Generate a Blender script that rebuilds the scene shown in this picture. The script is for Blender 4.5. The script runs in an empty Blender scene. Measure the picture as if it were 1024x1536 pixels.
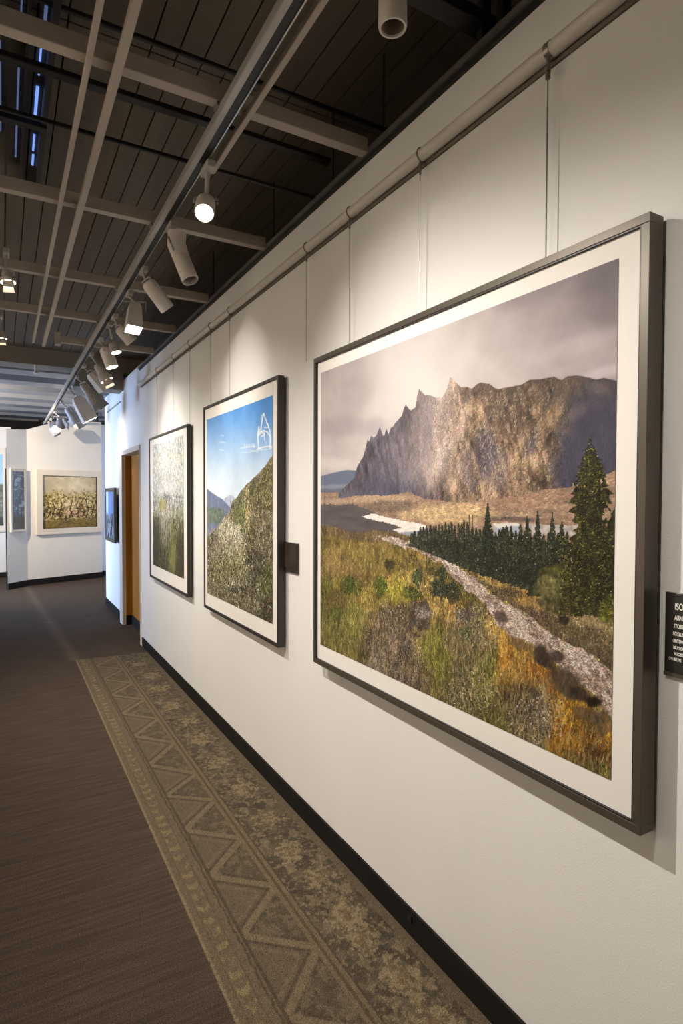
import bpy, bmesh, math, random
import numpy as np
from mathutils import Vector, Matrix
random.seed(4)
C = bpy.context.scene.collection
PI = math.pi

# ------------------------------------------------------------------ camera numbers
FPX, YAW, PITCH, ROLL, CD, CH = 881.57, .5223, .0261, .0026, 1.239, 1.55
cF = np.array([math.sin(YAW)*math.cos(PITCH), math.cos(YAW)*math.cos(PITCH), -math.sin(PITCH)])
cR0 = np.array([math.cos(YAW), -math.sin(YAW), 0.]); cU0 = np.cross(cR0, cF)
cR = cR0*math.cos(ROLL) + cU0*math.sin(ROLL); cU = -cR0*math.sin(ROLL) + cU0*math.cos(ROLL)
cC = np.array([-CD, 0., CH])

# ------------------------------------------------------------------ mesh helpers
def new_bm(): return bmesh.new()
def box(bm, x0, x1, y0, y1, z0, z1):
    vs = [bm.verts.new((x, y, z)) for z in (z0, z1) for y in (y0, y1) for x in (x0, x1)]
    for f in ((0,2,3,1), (4,5,7,6), (0,1,5,4), (2,6,7,3), (0,4,6,2), (1,3,7,5)):
        bm.faces.new([vs[i] for i in f])
def frame_of(d):
    d = Vector(d).normalized()
    a = Vector((0,0,1)) if abs(d.z) < .9 else Vector((1,0,0))
    u = d.cross(a).normalized(); v = d.cross(u).normalized()
    return d, u, v
def tube(bm, pts, r, n=10, cap=True):
    pts = [Vector(p) for p in pts]; rings = []
    for i, p in enumerate(pts):
        t = (pts[min(i+1, len(pts)-1)] - pts[max(i-1, 0)])
        d, u, v = frame_of(t)
        rr = r[i] if isinstance(r, (list, tuple)) else r
        rings.append([bm.verts.new(p + u*math.cos(2*PI*k/n)*rr + v*math.sin(2*PI*k/n)*rr) for k in range(n)])
    for a, b in zip(rings, rings[1:]):
        for k in range(n): bm.faces.new((a[k], a[(k+1) % n], b[(k+1) % n], b[k]))
    if cap: bm.faces.new(rings[0][::-1]); bm.faces.new(rings[-1])
def lathe(bm, prof, n=24, M=None):
    """profile of (radius, axial) revolved round local z, moved by M"""
    rings = []
    for r, z in prof:
        ring = []
        for k in range(n):
            p = Vector((r*math.cos(2*PI*k/n), r*math.sin(2*PI*k/n), z))
            ring.append(bm.verts.new(M @ p if M else p))
        rings.append(ring)
    for a, b in zip(rings, rings[1:]):
        for k in range(n): bm.faces.new((a[k], a[(k+1) % n], b[(k+1) % n], b[k]))
def prism(bm, poly, axis, a, b):
    def P(u, v, w):
        return {0: (w, u, v), 1: (u, w, v), 2: (u, v, w)}[axis]
    A = [bm.verts.new(P(u, v, a)) for u, v in poly]; B = [bm.verts.new(P(u, v, b)) for u, v in poly]
    n = len(poly)
    bm.faces.new(A); bm.faces.new(B[::-1])
    for i in range(n): bm.faces.new((A[i], B[i], B[(i+1) % n], A[(i+1) % n]))
def obj(name, bm, m, parent=None, smooth=False, bevel=0):
    bmesh.ops.recalc_face_normals(bm, faces=bm.faces)
    me = bpy.data.meshes.new(name); bm.to_mesh(me); bm.free()
    o = bpy.data.objects.new(name, me); C.objects.link(o)
    if m: me.materials.append(m)
    if smooth:
        for p in me.polygons: p.use_smooth = True
        md = o.modifiers.new('es', 'EDGE_SPLIT'); md.split_angle = math.radians(40)
    if bevel:
        md = o.modifiers.new('bv', 'BEVEL'); md.width = bevel; md.segments = 2; md.limit_method = 'ANGLE'
    if parent: o.parent = parent
    return o
def tag(o, label, cat, group=None, kind=None):
    o['label'] = label; o['category'] = cat
    if group: o['group'] = group
    if kind: o['kind'] = kind
    return o
def empty(name, loc, rz, label, cat, group=None):
    o = bpy.data.objects.new(name, None); C.objects.link(o); o.empty_display_size = .1
    o.location = loc; o.rotation_euler = (0, 0, rz)
    return tag(o, label, cat, group)
def struct(name, bm, m, parent=None, **k):
    o = obj(name, bm, m, parent, **k); o['kind'] = 'structure'; return o

# ------------------------------------------------------------------ materials
def lin(c):
    return tuple(((v/255/12.92) if v/255 <= .04045 else ((v/255+.055)/1.055)**2.4) for v in c)
def mat(name, col, rough=.6, metal=0., noise=0., nscale=30., bump=0., bscale=300., stretch=(1,1,1), spec=.5, emit=None):
    m = bpy.data.materials.new(name); m.use_nodes = True
    nt = m.node_tree; b = nt.nodes['Principled BSDF']
    b.inputs['Roughness'].default_value = rough; b.inputs['Metallic'].default_value = metal
    b.inputs['Specular IOR Level'].default_value = spec
    tc = nt.nodes.new('ShaderNodeTexCoord'); mp = nt.nodes.new('ShaderNodeMapping')
    mp.inputs['Scale'].default_value = stretch
    nt.links.new(tc.outputs['Object'], mp.inputs['Vector'])
    n = nt.nodes.new('ShaderNodeTexNoise'); n.inputs['Scale'].default_value = nscale; n.inputs['Detail'].default_value = 5
    nt.links.new(mp.outputs[0], n.inputs['Vector'])
    r = nt.nodes.new('ShaderNodeValToRGB')
    r.color_ramp.elements[0].position = .3; r.color_ramp.elements[1].position = .7
    c = Vector(col[:3])
    r.color_ramp.elements[0].color = (*(c*(1-noise)), 1); r.color_ramp.elements[1].color = (*(c*(1+noise)), 1)
    nt.links.new(n.outputs['Fac'], r.inputs['Fac']); nt.links.new(r.outputs[0], b.inputs['Base Color'])
    if bump:
        n2 = nt.nodes.new('ShaderNodeTexNoise'); n2.inputs['Scale'].default_value = bscale; n2.inputs['Detail'].default_value = 3
        nt.links.new(tc.outputs['Object'], n2.inputs['Vector'])
        bp = nt.nodes.new('ShaderNodeBump'); bp.inputs['Strength'].default_value = bump; bp.inputs['Distance'].default_value = .002
        nt.links.new(n2.outputs['Fac'], bp.inputs['Height']); nt.links.new(bp.outputs[0], b.inputs['Normal'])
    if emit:
        b.inputs['Emission Color'].default_value = (*emit[0], 1); b.inputs['Emission Strength'].default_value = emit[1]
    return m
def attr_mat(name, rough=.5, spec=.3, coat=0.):
    m = bpy.data.materials.new(name); m.use_nodes = True
    nt = m.node_tree; b = nt.nodes['Principled BSDF']
    a = nt.nodes.new('ShaderNodeVertexColor'); a.layer_name = 'Col'
    nt.links.new(a.outputs[0], b.inputs['Base Color'])
    b.inputs['Roughness'].default_value = rough; b.inputs['Specular IOR Level'].default_value = spec
    b.inputs['Coat Weight'].default_value = coat; b.inputs['Coat Roughness'].default_value = .03
    return m
M_wall = mat('gallery_wall_paint', (.80,.785,.765), .55, noise=.015, nscale=3, bump=.35, bscale=260)
M_wall2 = mat('far_wall_paint', (.78,.76,.73), .6, noise=.015, nscale=3, bump=.2, bscale=200)
M_trimp = mat('cream_trim_paint', (.60,.54,.46), .5, noise=.03, nscale=20)
M_base = mat('black_rubber_baseboard', (.012,.011,.010), .6, noise=.1, nscale=8, spec=.15)
M_deck = mat('dark_roof_deck', (.145,.12,.092), .75, noise=.12, nscale=2.5, stretch=(6,.6,1))
M_groove = mat('deck_groove', (.012,.011,.010), .8)
M_beam = mat('beige_ceiling_strut', (.45,.395,.335), .5, noise=.05, nscale=6)
M_black = mat('black_steel', (.010,.010,.010), .5, noise=.1, nscale=20)
M_bulk = mat('bulkhead_paint', (.23,.20,.165), .7, noise=.05, nscale=2)
M_rib = mat('grey_metal_rib', (.20,.20,.205), .45, metal=.2, noise=.1, nscale=3, stretch=(.3,3,1))
M_alu = mat('brushed_aluminium_track', (.46,.45,.44), .32, metal=.9, noise=.12, nscale=15)
M_railp = mat('pale_grey_rail', (.42,.39,.36), .35, metal=.25, noise=.08, nscale=12)
M_white = mat('white_lamp_enamel', (.68,.63,.58), .38, noise=.03, nscale=10)
M_grey = mat('grey_lamp_enamel', (.40,.37,.34), .4, noise=.05, nscale=10)
M_inner = mat('lamp_inner_reflector', (.28,.23,.18), .4, noise=.05)
M_lens = mat('lit_lens', (1,1,1), .3, emit=((1,.86,.66), 22))
M_lens1 = mat('bright_lit_lens', (1,1,1), .3, emit=((1,.84,.60), 60))
M_mesh = mat('perforated_metal', (.30,.27,.24), .5, noise=.7, nscale=160)
M_frame = mat('dark_bronze_frame', (.088,.074,.056), .38, metal=.35, noise=.06, nscale=6, stretch=(1,1,.2))
M_frame2 = mat('dark_brown_frame', (.030,.025,.022), .35, noise=.06, nscale=6)
M_lip = mat('black_inner_lip', (.012,.010,.010), .4)
M_mat = mat('white_picture_mat', (.80,.765,.73), .7, noise=.01, nscale=5)
M_wframe = mat('cream_wood_frame', (.72,.66,.57), .5, noise=.03, nscale=12)
M_print = attr_mat('landscape_print', .5, .15)
M_gloss = attr_mat('glossy_print', .3, .5, .6)
M_rail = mat('white_rail_tube', (.66,.62,.56), .4, noise=.03, nscale=8)
M_rail_shadow = mat('rail_shadow_strip', (.16,.135,.105), .7, noise=.05)
M_steel = mat('steel_cable', (.30,.28,.25), .35, metal=.7, noise=.1, nscale=60)
M_wood = mat('orange_oak_door', (.34,.135,.014), .45, noise=.22, spec=.2, nscale=5, stretch=(5,5,.35))
M_text = mat('white_lettering', (.80,.78,.74), .6)
M_label = mat('black_label_plate', (.018,.016,.015), .3, noise=.1, nscale=20)
M_plaq = mat('dark_brown_plaque', (.045,.032,.022), .12, noise=.35, nscale=14)
M_curt = mat('black_drape', (.012,.012,.014), .9)
M_sky = mat('skylight_glass', (.02,.03,.06), .2, emit=((.22,.38,1.0), .9))
M_skydim = mat('frosted_skylight_glass', (.02,.03,.06), .2, emit=((.3,.42,.8), .22))

# ------------------------------------------------------------------ noise for the prints and the carpet
_rng = np.random.RandomState(7); _T = _rng.rand(8, 256, 256)
def vn(x, y, s=0):
    xi = np.floor(x).astype(int); yi = np.floor(y).astype(int); fx = x-xi; fy = y-yi
    fx = fx*fx*(3-2*fx); fy = fy*fy*(3-2*fy); T = _T[s % 8]; o = (s*37) % 256
    a = T[(xi+o) & 255, yi & 255]; b = T[(xi+1+o) & 255, yi & 255]; c = T[(xi+o) & 255, (yi+1) & 255]; d = T[(xi+1+o) & 255, (yi+1) & 255]
    return (a*(1-fx)+b*fx)*(1-fy) + (c*(1-fx)+d*fx)*fy
def fbm(x, y, o=4, s=0, g=.55):
    t = 0; a = 1; n = 0
    for i in range(o):
        t = t + a*vn(x*2**i, y*2**i, s+i); n += a; a *= g
    return t/n
def sst(a, b, x):
    t = np.clip((x-a)/(b-a), 0, 1); return t*t*(3-2*t)

class Print:
    """one printed picture: colours worked out cell by cell over the sheet (left, right are wall positions y; z bottom, top)"""
    def __init__(s, nx, ny, p00, p10, z0, z1):
        s.nx, s.ny = nx, ny
        a = np.linspace(0, 1, nx)[None, :]; b = np.linspace(0, 1, ny)[:, None]
        p00 = np.array(p00, float); p10 = np.array(p10, float)      # left, right plan positions (x, y)
        W = np.linalg.norm(p10-p00); s.w, s.h = W, z1-z0
        s.S = a*W + 0*b; s.T = b*(z1-z0) + 0*a                      # metres from the left, from the top
        px = p00[0] + (p10[0]-p00[0])*a + 0*b - cC[0]; py = p00[1] + (p10[1]-p00[1])*a + 0*b - cC[1]; pz = z1 - s.T - cC[2]
        w = px*cF[0]+py*cF[1]+pz*cF[2]
        s.X = 512 + FPX*(px*cR[0]+py*cR[1]+pz*cR[2])/w
        s.Y = 768 - FPX*(px*cU[0]+py*cU[1]+pz*cU[2])/w
        s.im = np.zeros((ny, nx, 3)) + 128.
    def mix(s, m, c):
        m = np.clip(m, 0, 1); c = np.asarray(c, float)
        r = np.flatnonzero(m.any(1)); q = np.flatnonzero(m.any(0))
        if len(r) == 0: return
        w = np.s_[r[0]:r[-1]+1, q[0]:q[-1]+1]
        mm = m[w][..., None]; cc = c[w] if c.ndim == 3 else c
        s.im[w] = s.im[w]*(1-mm) + cc*mm
    def line(s, pts):
        return np.interp(s.X, [p[0] for p in pts], [p[1] for p in pts])
    def below(s, pts, soft=1.5, wob=0, ws=1., seed=0):
        y = s.line(pts)
        if wob: y = y + wob*(fbm(s.S*ws, s.T*ws, 4, seed)-.5)*2
        return sst(-soft, soft, s.Y-y)
    def poly(s, pts, soft=0, wob=0, ws=60., seed=0):
        X = s.X; Y = s.Y
        if wob:
            X = X + wob*(fbm(s.S*ws, s.T*ws, 3, seed)-.5)*2; Y = Y + wob*(fbm(s.S*ws+9, s.T*ws+5, 3, seed+2)-.5)*2
        ins = np.zeros(X.shape, bool); n = len(pts)
        for i in range(n):
            x0, y0 = pts[i]; x1, y1 = pts[(i+1) % n]
            if y0 == y1: continue
            c = ((Y < y0) != (Y < y1)) & (X < (x1-x0)*(Y-y0)/(y1-y0)+x0)
            ins ^= c
        return ins.astype(float)
    def blob(s, cx, cy, rx, ry, ang=0, soft=.35, wob=.3, ws=40., seed=0):
        out = np.zeros(s.X.shape); big = max(rx, ry)*(1+soft+wob*.7)+2; c = math.cos(ang); q = math.sin(ang)
        w = s.win(cx-big, cx+big, cy-big, cy+big)
        if w is None: return out
        dx = s.X[w]-cx; dy = s.Y[w]-cy
        r = np.sqrt(((dx*c+dy*q)/rx)**2 + ((-dx*q+dy*c)/ry)**2)
        r = r + wob*(fbm(s.S[w]*ws, s.T[w]*ws, 4, seed)-.5)*2
        out[w] = 1-sst(1-soft, 1+soft, r)
        return out
    def win(s, x0, x1, y0, y1):
        k = (s.X > x0) & (s.X < x1) & (s.Y > y0) & (s.Y < y1)
        r = np.flatnonzero(k.any(1)); c = np.flatnonzero(k.any(0))
        if len(r) == 0: return None
        return np.s_[r[0]:r[-1]+1, c[0]:c[-1]+1]
    def conifer(s, cx, top, bot, hw, seed=0, tiers=11, pw=.75):
        out = np.zeros(s.X.shape); W = s.win(cx-hw*1.6-2, cx+hw*1.6+2, top-2, bot+(bot-top)*.1)
        if W is None: return out
        X, Y, S, T = s.X[W], s.Y[W], s.S[W], s.T[W]
        t = (Y-top)/(bot-top)
        prof = np.clip(t, 0, 1)**pw
        saw = (t*tiers + .25*np.sin(X*.5+seed)) % 1
        w = hw*prof*(.62+.38*saw) + hw*.38*(fbm(S*110, T*110, 3, seed)-.5)*prof**.3 + .6
        out[W] = ((np.abs(X-cx) < w) & (t > 0) & (t < 1+.05*vn(S*60, T*3, seed))).astype(float)
        return out
    def strokes(s, mask, N, L0, L1, ang, spread, jit, seed=0, alpha=.85, tint=None, curve=0., sortrow=True, clip=None):
        """N short dabs of the colour found where each starts, made lighter or darker at random"""
        rs = np.random.RandomState(seed); idx = np.flatnonzero(mask > .5)
        if len(idx) == 0: return
        pick = rs.choice(idx, N)
        if sortrow: pick = np.sort(pick)
        r0, c0 = np.divmod(pick, s.nx)
        f = np.exp(rs.randn(N)*jit)[:, None]
        c = s.im[r0, c0]*f*(1+rs.randn(N, 3)*.04)
        if tint is not None:
            k = (rs.rand(N) < tint[3])[:, None]; c = np.where(k, np.array(tint[:3])*f, c)
        a = math.radians(ang) + rs.randn(N)*spread; L = rs.randint(L0, L1+1, N)
        cw = s.w/(s.nx-1); rw = s.h/(s.ny-1); q = rw/cw; cv = rs.randn(N)*curve
        for k in range(L1):
            on = k < L; aa = a + cv*k
            r = (r0 - np.sin(aa)*k).astype(int); cc = (c0 + np.cos(aa)*k*q).astype(int)
            on &= (r >= 0) & (r < s.ny) & (cc >= 0) & (cc < s.nx)
            if clip is not None:
                on[on] = clip[r[on], cc[on]] > .5
            s.im[r[on], cc[on]] = s.im[r[on], cc[on]]*(1-alpha) + c[on]*alpha
    def mesh(s, name, m, parent, y=0., gain=1., xoff=0., zoff=0.):
        im = np.clip(s.im/255., 0, 1)
        L = np.where(im <= .04045, im/12.92, ((im+.055)/1.055)**2.4)*gain
        L = np.clip(L, 0, .95)
        return grid_mesh(name, s.S-s.w/2+xoff, np.full(s.S.shape, y), zoff+s.h/2-s.T, L, m, parent, flip=True)
def grid_mesh(name, X, Y, Z, col, m, parent=None, flip=False):
    ny, nx = X.shape
    me = bpy.data.meshes.new(name)
    nv = nx*ny; nf = (nx-1)*(ny-1)
    co = np.stack([X, Y, Z], -1).reshape(-1).astype(np.float32)
    idx = np.arange(nv).reshape(ny, nx)
    q = np.stack([idx[:-1,:-1], idx[:-1,1:], idx[1:,1:], idx[1:,:-1]], -1)
    if flip: q = q[..., ::-1]
    q = q.reshape(-1).astype(np.int32)
    me.vertices.add(nv); me.vertices.foreach_set('co', co)
    me.loops.add(nf*4); me.loops.foreach_set('vertex_index', q)
    me.polygons.add(nf); me.polygons.foreach_set('loop_start', (np.arange(nf)*4).astype(np.int32))
    me.update(calc_edges=True)
    ca = me.color_attributes.new('Col', 'FLOAT_COLOR', 'POINT')
    rgba = np.ones((nv, 4), np.float32); rgba[:, :3] = col.reshape(-1, 3)
    ca.data.foreach_set('color', rgba.reshape(-1))
    me.validate()
    o = bpy.data.objects.new(name, me); C.objects.link(o); me.materials.append(m)
    if parent: o.parent = parent
    return o

# ================================================================== SETTING
DZ = 3.20                       # roof deck
YC = 6.33                       # where the long wall stops
XB = .03                        # wall plane beyond
# long wall
bm = new_bm(); box(bm, 0, .14, -2.5, YC, 0, 2.845)
struct('wall_right', bm, M_wall)
bm = new_bm()
box(bm, XB, .16, YC, 7.41, 2.045, 2.94)             # over the door
box(bm, XB, .16, 7.41, 8.96, 0, 2.94)
box(bm, .16, 2.2, 8.80, 8.96, 0, 2.94)
struct('wall_right_beyond', bm, M_wall2)
bm = new_bm(); box(bm, -.010, 0, -2.5, 6.26, 0, .094)
struct('baseboard_right', bm, M_base, bevel=.002)
bm = new_bm(); box(bm, XB-.012, XB, 7.64, 8.972, 0, .10); box(bm, XB, 2.2, 8.96, 8.972, 0, .10)
struct('baseboard_right_far', bm, M_base)
bm = new_bm(); box(bm, -.012, .03, -2.5, YC, 2.846, 2.872); 
struct('trim_1', bm, M_black)
bm = new_bm(); box(bm, -.020, -.012, -2.5, YC, 2.862, 2.882)
struct('trim_2', bm, M_alu)
# door in its recess
bm = new_bm()
box(bm, .10, .14, 6.345, 7.395, .115, 2.03)
d1 = struct('door_1', bm, M_wood)
bm = new_bm(); box(bm, XB+.005, .10, 7.395, 7.408, .115, 2.03); obj('door_jamb', bm, M_wood, d1)
bm = new_bm(); box(bm, .094, .13, 6.345, 7.395, 0, .112); box(bm, XB+.004, .094, 7.39, 7.408, 0, .112); obj('kick_plate', bm, M_base, d1)
bm = new_bm()
box(bm, -.012, .16, YC+.001, 6.345, 0, 2.03); box(bm, -.012, .16, 6.24, 6.331, 0, 0.0005)
box(bm, -.012, .10, YC+.001, 7.43, 2.032, 2.085); box(bm, -.006, XB, 7.412, 7.60, 0, 2.032)
struct('trim_3', bm, M_trimp)
# floor (carpet): fine cells where the woven border lies
xs = np.concatenate([[-4.6, -2.5, -1.6, -1.3], np.arange(-1.26, -.76, .02), np.arange(-.76, .001, .004), [.04, .2, 1.2, 2.3]])
ys = np.concatenate([[-2.6, -1., 0.], np.arange(.3, 6.2, .0058), np.arange(6.21, 13.1, .06), [14.2]])
GX, GY = np.meshgrid(xs, ys)
base = np.array(lin((88, 74, 63)))
col = np.zeros(GX.shape + (3,)) + base
def cmix(m, c, k=1.):
    global col
    m = np.clip(m*k, 0, 1)[..., None]; col = col*(1-m) + np.array(lin(c))*m
jx = GX + .003*(fbm(GX*50, GY*50, 2, 5)-.5)                       # woven edges wander a little
inb = (GY < 6.0 + .03*vn(GX*10, GY*0+3, 1)) & (GX > -.2*0-.70)
inb = inb.astype(float)
fine = fbm(GX*90, GY*90, 2, 3)
cmix((jx > -.655)*inb, (120, 105, 84))                             # tan band
cmix((np.abs(jx+.655) < .006)*inb, (140, 124, 98)); cmix((np.abs(jx+.54) < .004)*inb, (86, 74, 60))
dash = ((GY*14 + .3*np.sin(GX*60)) % 1 < .45)*(np.abs(jx+.60) < .022)
cmix(dash*inb*(fbm(GX*60, GY*25, 3, 1) > .42), (150, 132, 96)); cmix((np.abs(jx+.628) < .003)*inb, (104, 90, 72)); cmix((np.abs(jx+.572) < .003)*inb, (104, 90, 72))
tri = (jx > -.523)*inb                                             # zigzag band
cmix(tri, (112, 98, 80))
ap = np.array([.66, .99, 1.37, 1.756, 2.12, 2.50, 2.886, 3.217, 3.693, 4.15, 4.6, 5.05, 5.5, 5.95, 6.4])
ph = np.interp(GY, ap, np.arange(len(ap))); fr = ph % 1
u = (jx+.523)/(.523-.315)                                          # 0 at the tan side, 1 at the flower side
up = np.minimum(fr, 1-fr)*2                                        # 0 at an apex, 1 half way
inside = up > (1-u)                                                # triangle pointing to the tan side... the rest points back
cmix(tri*inside*(u < 1), (92, 80, 65), .9)
dl = np.abs(up-(1-u))
cmix(tri*(dl < .10)*(u < 1), (138, 121, 95), .9); cmix(tri*(np.abs(dl-.17) < .04)*(u < 1), (80, 68, 54), .85)
cmix(tri*(np.abs(dl-.34) < .045)*(u < 1)*(~inside), (132, 116, 90), .7)
cmix(tri*(fbm(GX*45, GY*40, 3, 6) > .55)*inside*(u < 1), (134, 120, 96), .55)
cmix((np.abs(jx+.308) < .022)*inb, (128, 112, 86)); cmix((np.abs(jx+.308) < .006)*inb, (92, 78, 60)); cmix((np.abs(jx+.282) < .004)*inb, (80, 68, 54))
cmix((np.abs(jx+.523) < .006)*inb, (84, 72, 58))
fl = ((jx > -.280) & (jx < -.045))*inb                             # flower band
cmix(fl, (84, 75, 62)); cmix(fl*(fbm(GX*26, GY*26, 4, 2) > .52), (112, 100, 82), .8)
cmix(fl*(fbm(GX*14+3, GY*14, 4, 4) > .60), (64, 57, 48), .7)
for k, fy in enumerate([.55, .82, 1.08, 1.33, 1.50, 1.71, 1.85, 2.08, 2.30, 2.60, 2.93, 3.28, 3.65, 4.0, 4.35, 4.8, 5.2, 5.6]):
    cx = -.155 + .018*math.sin(k*2.1)
    rx = .088; ry = .125 if k % 2 == 0 else .095
    wy = np.s_[np.searchsorted(ys, fy-.25):np.searchsorted(ys, fy+.3), np.searchsorted(xs, -.30):]
    gx, gy, flw = GX[wy], GY[wy], fl[wy]; sub = col[wy]; fullcol = col; col = sub
    dx = (gx-cx)/rx; dy = (gy-fy)/ry
    an = np.arctan2(dy, dx); r = np.sqrt(dx*dx+dy*dy)
    edge = .66 + .15*np.cos(6*an+k) + 1.25*(fbm(gx*38, gy*38, 4, k)-.5)
    cmix(flw*(r < edge), (170, 150, 116), .8)
    cmix(flw*(r < edge)*(fbm(gx*60, gy*60, 3, k+1) > .53), (104, 90, 70), .85)
    cmix(flw*(r < .24+.2*(fine[wy]-.5)), (122, 98, 70), .7)
    for sx in (-1, 1):
        r2 = np.sqrt(((gx-cx-sx*.07)/.035)**2 + ((gy-fy-.12)/.05)**2)
        cmix(flw*(r2 < .6+.9*(fbm(gx*50, gy*50, 3, k+2)-.5)), (150, 134, 106), .6)
    fullcol[wy] = col; col = fullcol
cmix(fl*(fbm(GX*70, GY*70, 3, 6) > .62), (156, 138, 106), .7)
cmix(((jx > -.045) & (jx < -.03))*inb*((GY*40 % 1) < .5), (130, 114, 90), .6)
cmix((jx >= -.03)*inb, (118, 102, 82))
mean = np.array(lin((100, 88, 72))); kk = ((jx > -.655)*inb*.32)[..., None]; col = col*(1-kk) + mean*kk
col = col*(1 + (.5*(fbm(GX*120, GY*120, 3, 2)-.5)*((GX > -.66)*inb))[..., None]*1.3)
# faint plain stripe running on towards the far rooms
st = (GY > 6.0)*np.exp(-((GX-np.interp(GY, [6, 11], [-.66, -.90]))/.05)**2)
cmix(st, (122, 106, 88), .55)
mF = bpy.data.materials.new('woven_carpet'); mF.use_nodes = True
nt = mF.node_tree; b = nt.nodes['Principled BSDF']; b.inputs['Roughness'].default_value = .95; b.inputs['Specular IOR Level'].default_value = .15
def nd(t): return nt.nodes.new(t)
va = nd('ShaderNodeVertexColor'); va.layer_name = 'Col'
geo = nd('ShaderNodeNewGeometry'); mp = nd('ShaderNodeMapping'); mp.inputs['Scale'].default_value = (3.5, 60, 1); mp.inputs['Rotation'].default_value = (0, 0, .06)
nt.links.new(geo.outputs['Position'], mp.inputs[0])
ns = nd('ShaderNodeTexNoise'); ns.inputs['Scale'].default_value = 1; ns.inputs['Detail'].default_value = 4; nt.links.new(mp.outputs[0], ns.inputs['Vector'])
sep = nd('ShaderNodeSeparateXYZ'); nt.links.new(geo.outputs['Position'], sep.inputs[0])
lt = nd('ShaderNodeMath'); lt.operation = 'LESS_THAN'; lt.inputs[1].default_value = -.66; nt.links.new(sep.outputs[0], lt.inputs[0])
gt = nd('ShaderNodeMath'); gt.operation = 'GREATER_THAN'; gt.inputs[1].default_value = 6.0; nt.links.new(sep.outputs[1], gt.inputs[0])
mx = nd('ShaderNodeMath'); mx.operation = 'MAXIMUM'; nt.links.new(lt.outputs[0], mx.inputs[0]); nt.links.new(gt.outputs[0], mx.inputs[1])
mr = nd('ShaderNodeMapRange'); mr.inputs[1].default_value = .36; mr.inputs[2].default_value = .64; mr.inputs[3].default_value = .74; mr.inputs[4].default_value = 1.12
nt.links.new(ns.outputs['Fac'], mr.inputs[0])
mm = nd('ShaderNodeMix'); mm.data_type = 'FLOAT'; nt.links.new(mx.outputs[0], mm.inputs['Factor']); mm.inputs['A'].default_value = 1.0; nt.links.new(mr.outputs[0], mm.inputs['B'])
n2 = nd('ShaderNodeTexNoise'); n2.inputs['Scale'].default_value = 260; n2.inputs['Detail'].default_value = 3; nt.links.new(geo.outputs['Position'], n2.inputs['Vector'])
mr2 = nd('ShaderNodeMapRange'); mr2.inputs[1].default_value = .3; mr2.inputs[2].default_value = .7; mr2.inputs[3].default_value = .35; mr2.inputs[4].default_value = 1.55
nt.links.new(n2.outputs['Fac'], mr2.inputs[0])
ml = nd('ShaderNodeMath'); ml.operation = 'MULTIPLY'; nt.links.new(mm.outputs[0], ml.inputs[0]); nt.links.new(mr2.outputs[0], ml.inputs[1])
vm = nd('ShaderNodeVectorMath'); vm.operation = 'SCALE'; nt.links.new(va.outputs[0], vm.inputs[0]); nt.links.new(ml.outputs[0], vm.inputs['Scale'])
nt.links.new(vm.outputs[0], b.inputs['Base Color'])
bp = nd('ShaderNodeBump'); bp.inputs['Strength'].default_value = .6; bp.inputs['Distance'].default_value = .004
nt.links.new(n2.outputs['Fac'], bp.inputs['Height']); nt.links.new(bp.outputs[0], b.inputs['Normal'])
fo = grid_mesh('floor', GX, GY, GX*0, col*.78, mF); fo['kind'] = 'structure'

# roof deck: planks with dark grooves
bm = new_bm(); box(bm, -4.6, 2.3, -2.6, 14.2, DZ+.03, DZ+.12)
ceil = struct('ceiling', bm, M_groove)
bm = new_bm(); x = -4.6 + .046
edges = [-.0075 - .0925*k for k in range(50)] + [.085 + .0925*k for k in range(24)]
edges.sort()
for a, b2 in zip(edges, edges[1:]):
    for y0, y1 in ((-2.6, 2.281), (2.289, 7.5)):
        box(bm, a+.003, b2-.003, y0, y1, DZ, DZ+.03)
obj('deck_planks', bm, M_deck, ceil)
# bulkhead and the ribbed ceiling beyond it
bm = new_bm(); box(bm, -4.6, 2.3, 7.45, 7.75, 3.02, DZ+.03); box(bm, -.50, XB, 7.45, 7.75, 2.82, 3.02)
struct('trim_4', bm, M_bulk)
bm = new_bm()
for k in range(9):
    y = 8.15 + .78*k
    prism(bm, [(y, DZ+.02), (y+.09, 3.09), (y+.44, 3.09), (y+.53, DZ+.02)], 0, -4.6, 2.2)
obj('ceiling_rib', bm, M_rib, ceil)
# other walls of the room
bm = new_bm()
box(bm, -4.75, -4.6, -2.6, 8.6, 0, 3.3); box(bm, -4.75, -4.6, 11.4, 14.2, 0, 3.3); box(bm, -4.75, -4.6, 8.6, 11.4, 0, .5); box(bm, -4.75, -4.6, 8.6, 11.4, 2.7, 3.3)
struct('wall_left', bm, M_wall2)
bm = new_bm(); box(bm, -4.6, 2.3, -2.75, -2.6, 0, 3.3); struct('wall_near', bm, M_wall2)
bm = new_bm(); box(bm, -4.6, -1.1, 12.85, 12.97, 0, 2.85); struct('wall_far', bm, M_wall2)
bm = new_bm(); box(bm, -4.6, -1.1, 12.835, 12.85, 0, .10); struct('baseboard_far', bm, M_base)
bm = new_bm(); box(bm, -4.6, 2.3, 14.2, 14.35, 0, 3.3); struct('wall_end', bm, M_curt)
bm = new_bm(); box(bm, 2.2, 2.35, -2.6, 14.2, 0, 3.3); struct('wall_outer', bm, M_wall2)
bm = new_bm(); box(bm, .30, 2.2, 12.20, 12.3, 0, 2.93); struct('wall_alcove', bm, M_wall2)
bm = new_bm(); box(bm, .34, 2.2, 12.185, 12.20, 0, .10); struct('baseboard_alcove', bm, M_base)
# window frame in the left wall (daylight)
bm = new_bm()
for y in (8.6, 9.52, 10.44, 11.36): box(bm, -4.70, -4.64, y, y+.04, .5, 2.7)
for z in (.5, 2.66): box(bm, -4.70, -4.64, 8.6, 11.4, z, z+.04)
struct('window_2', bm, M_black)
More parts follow.
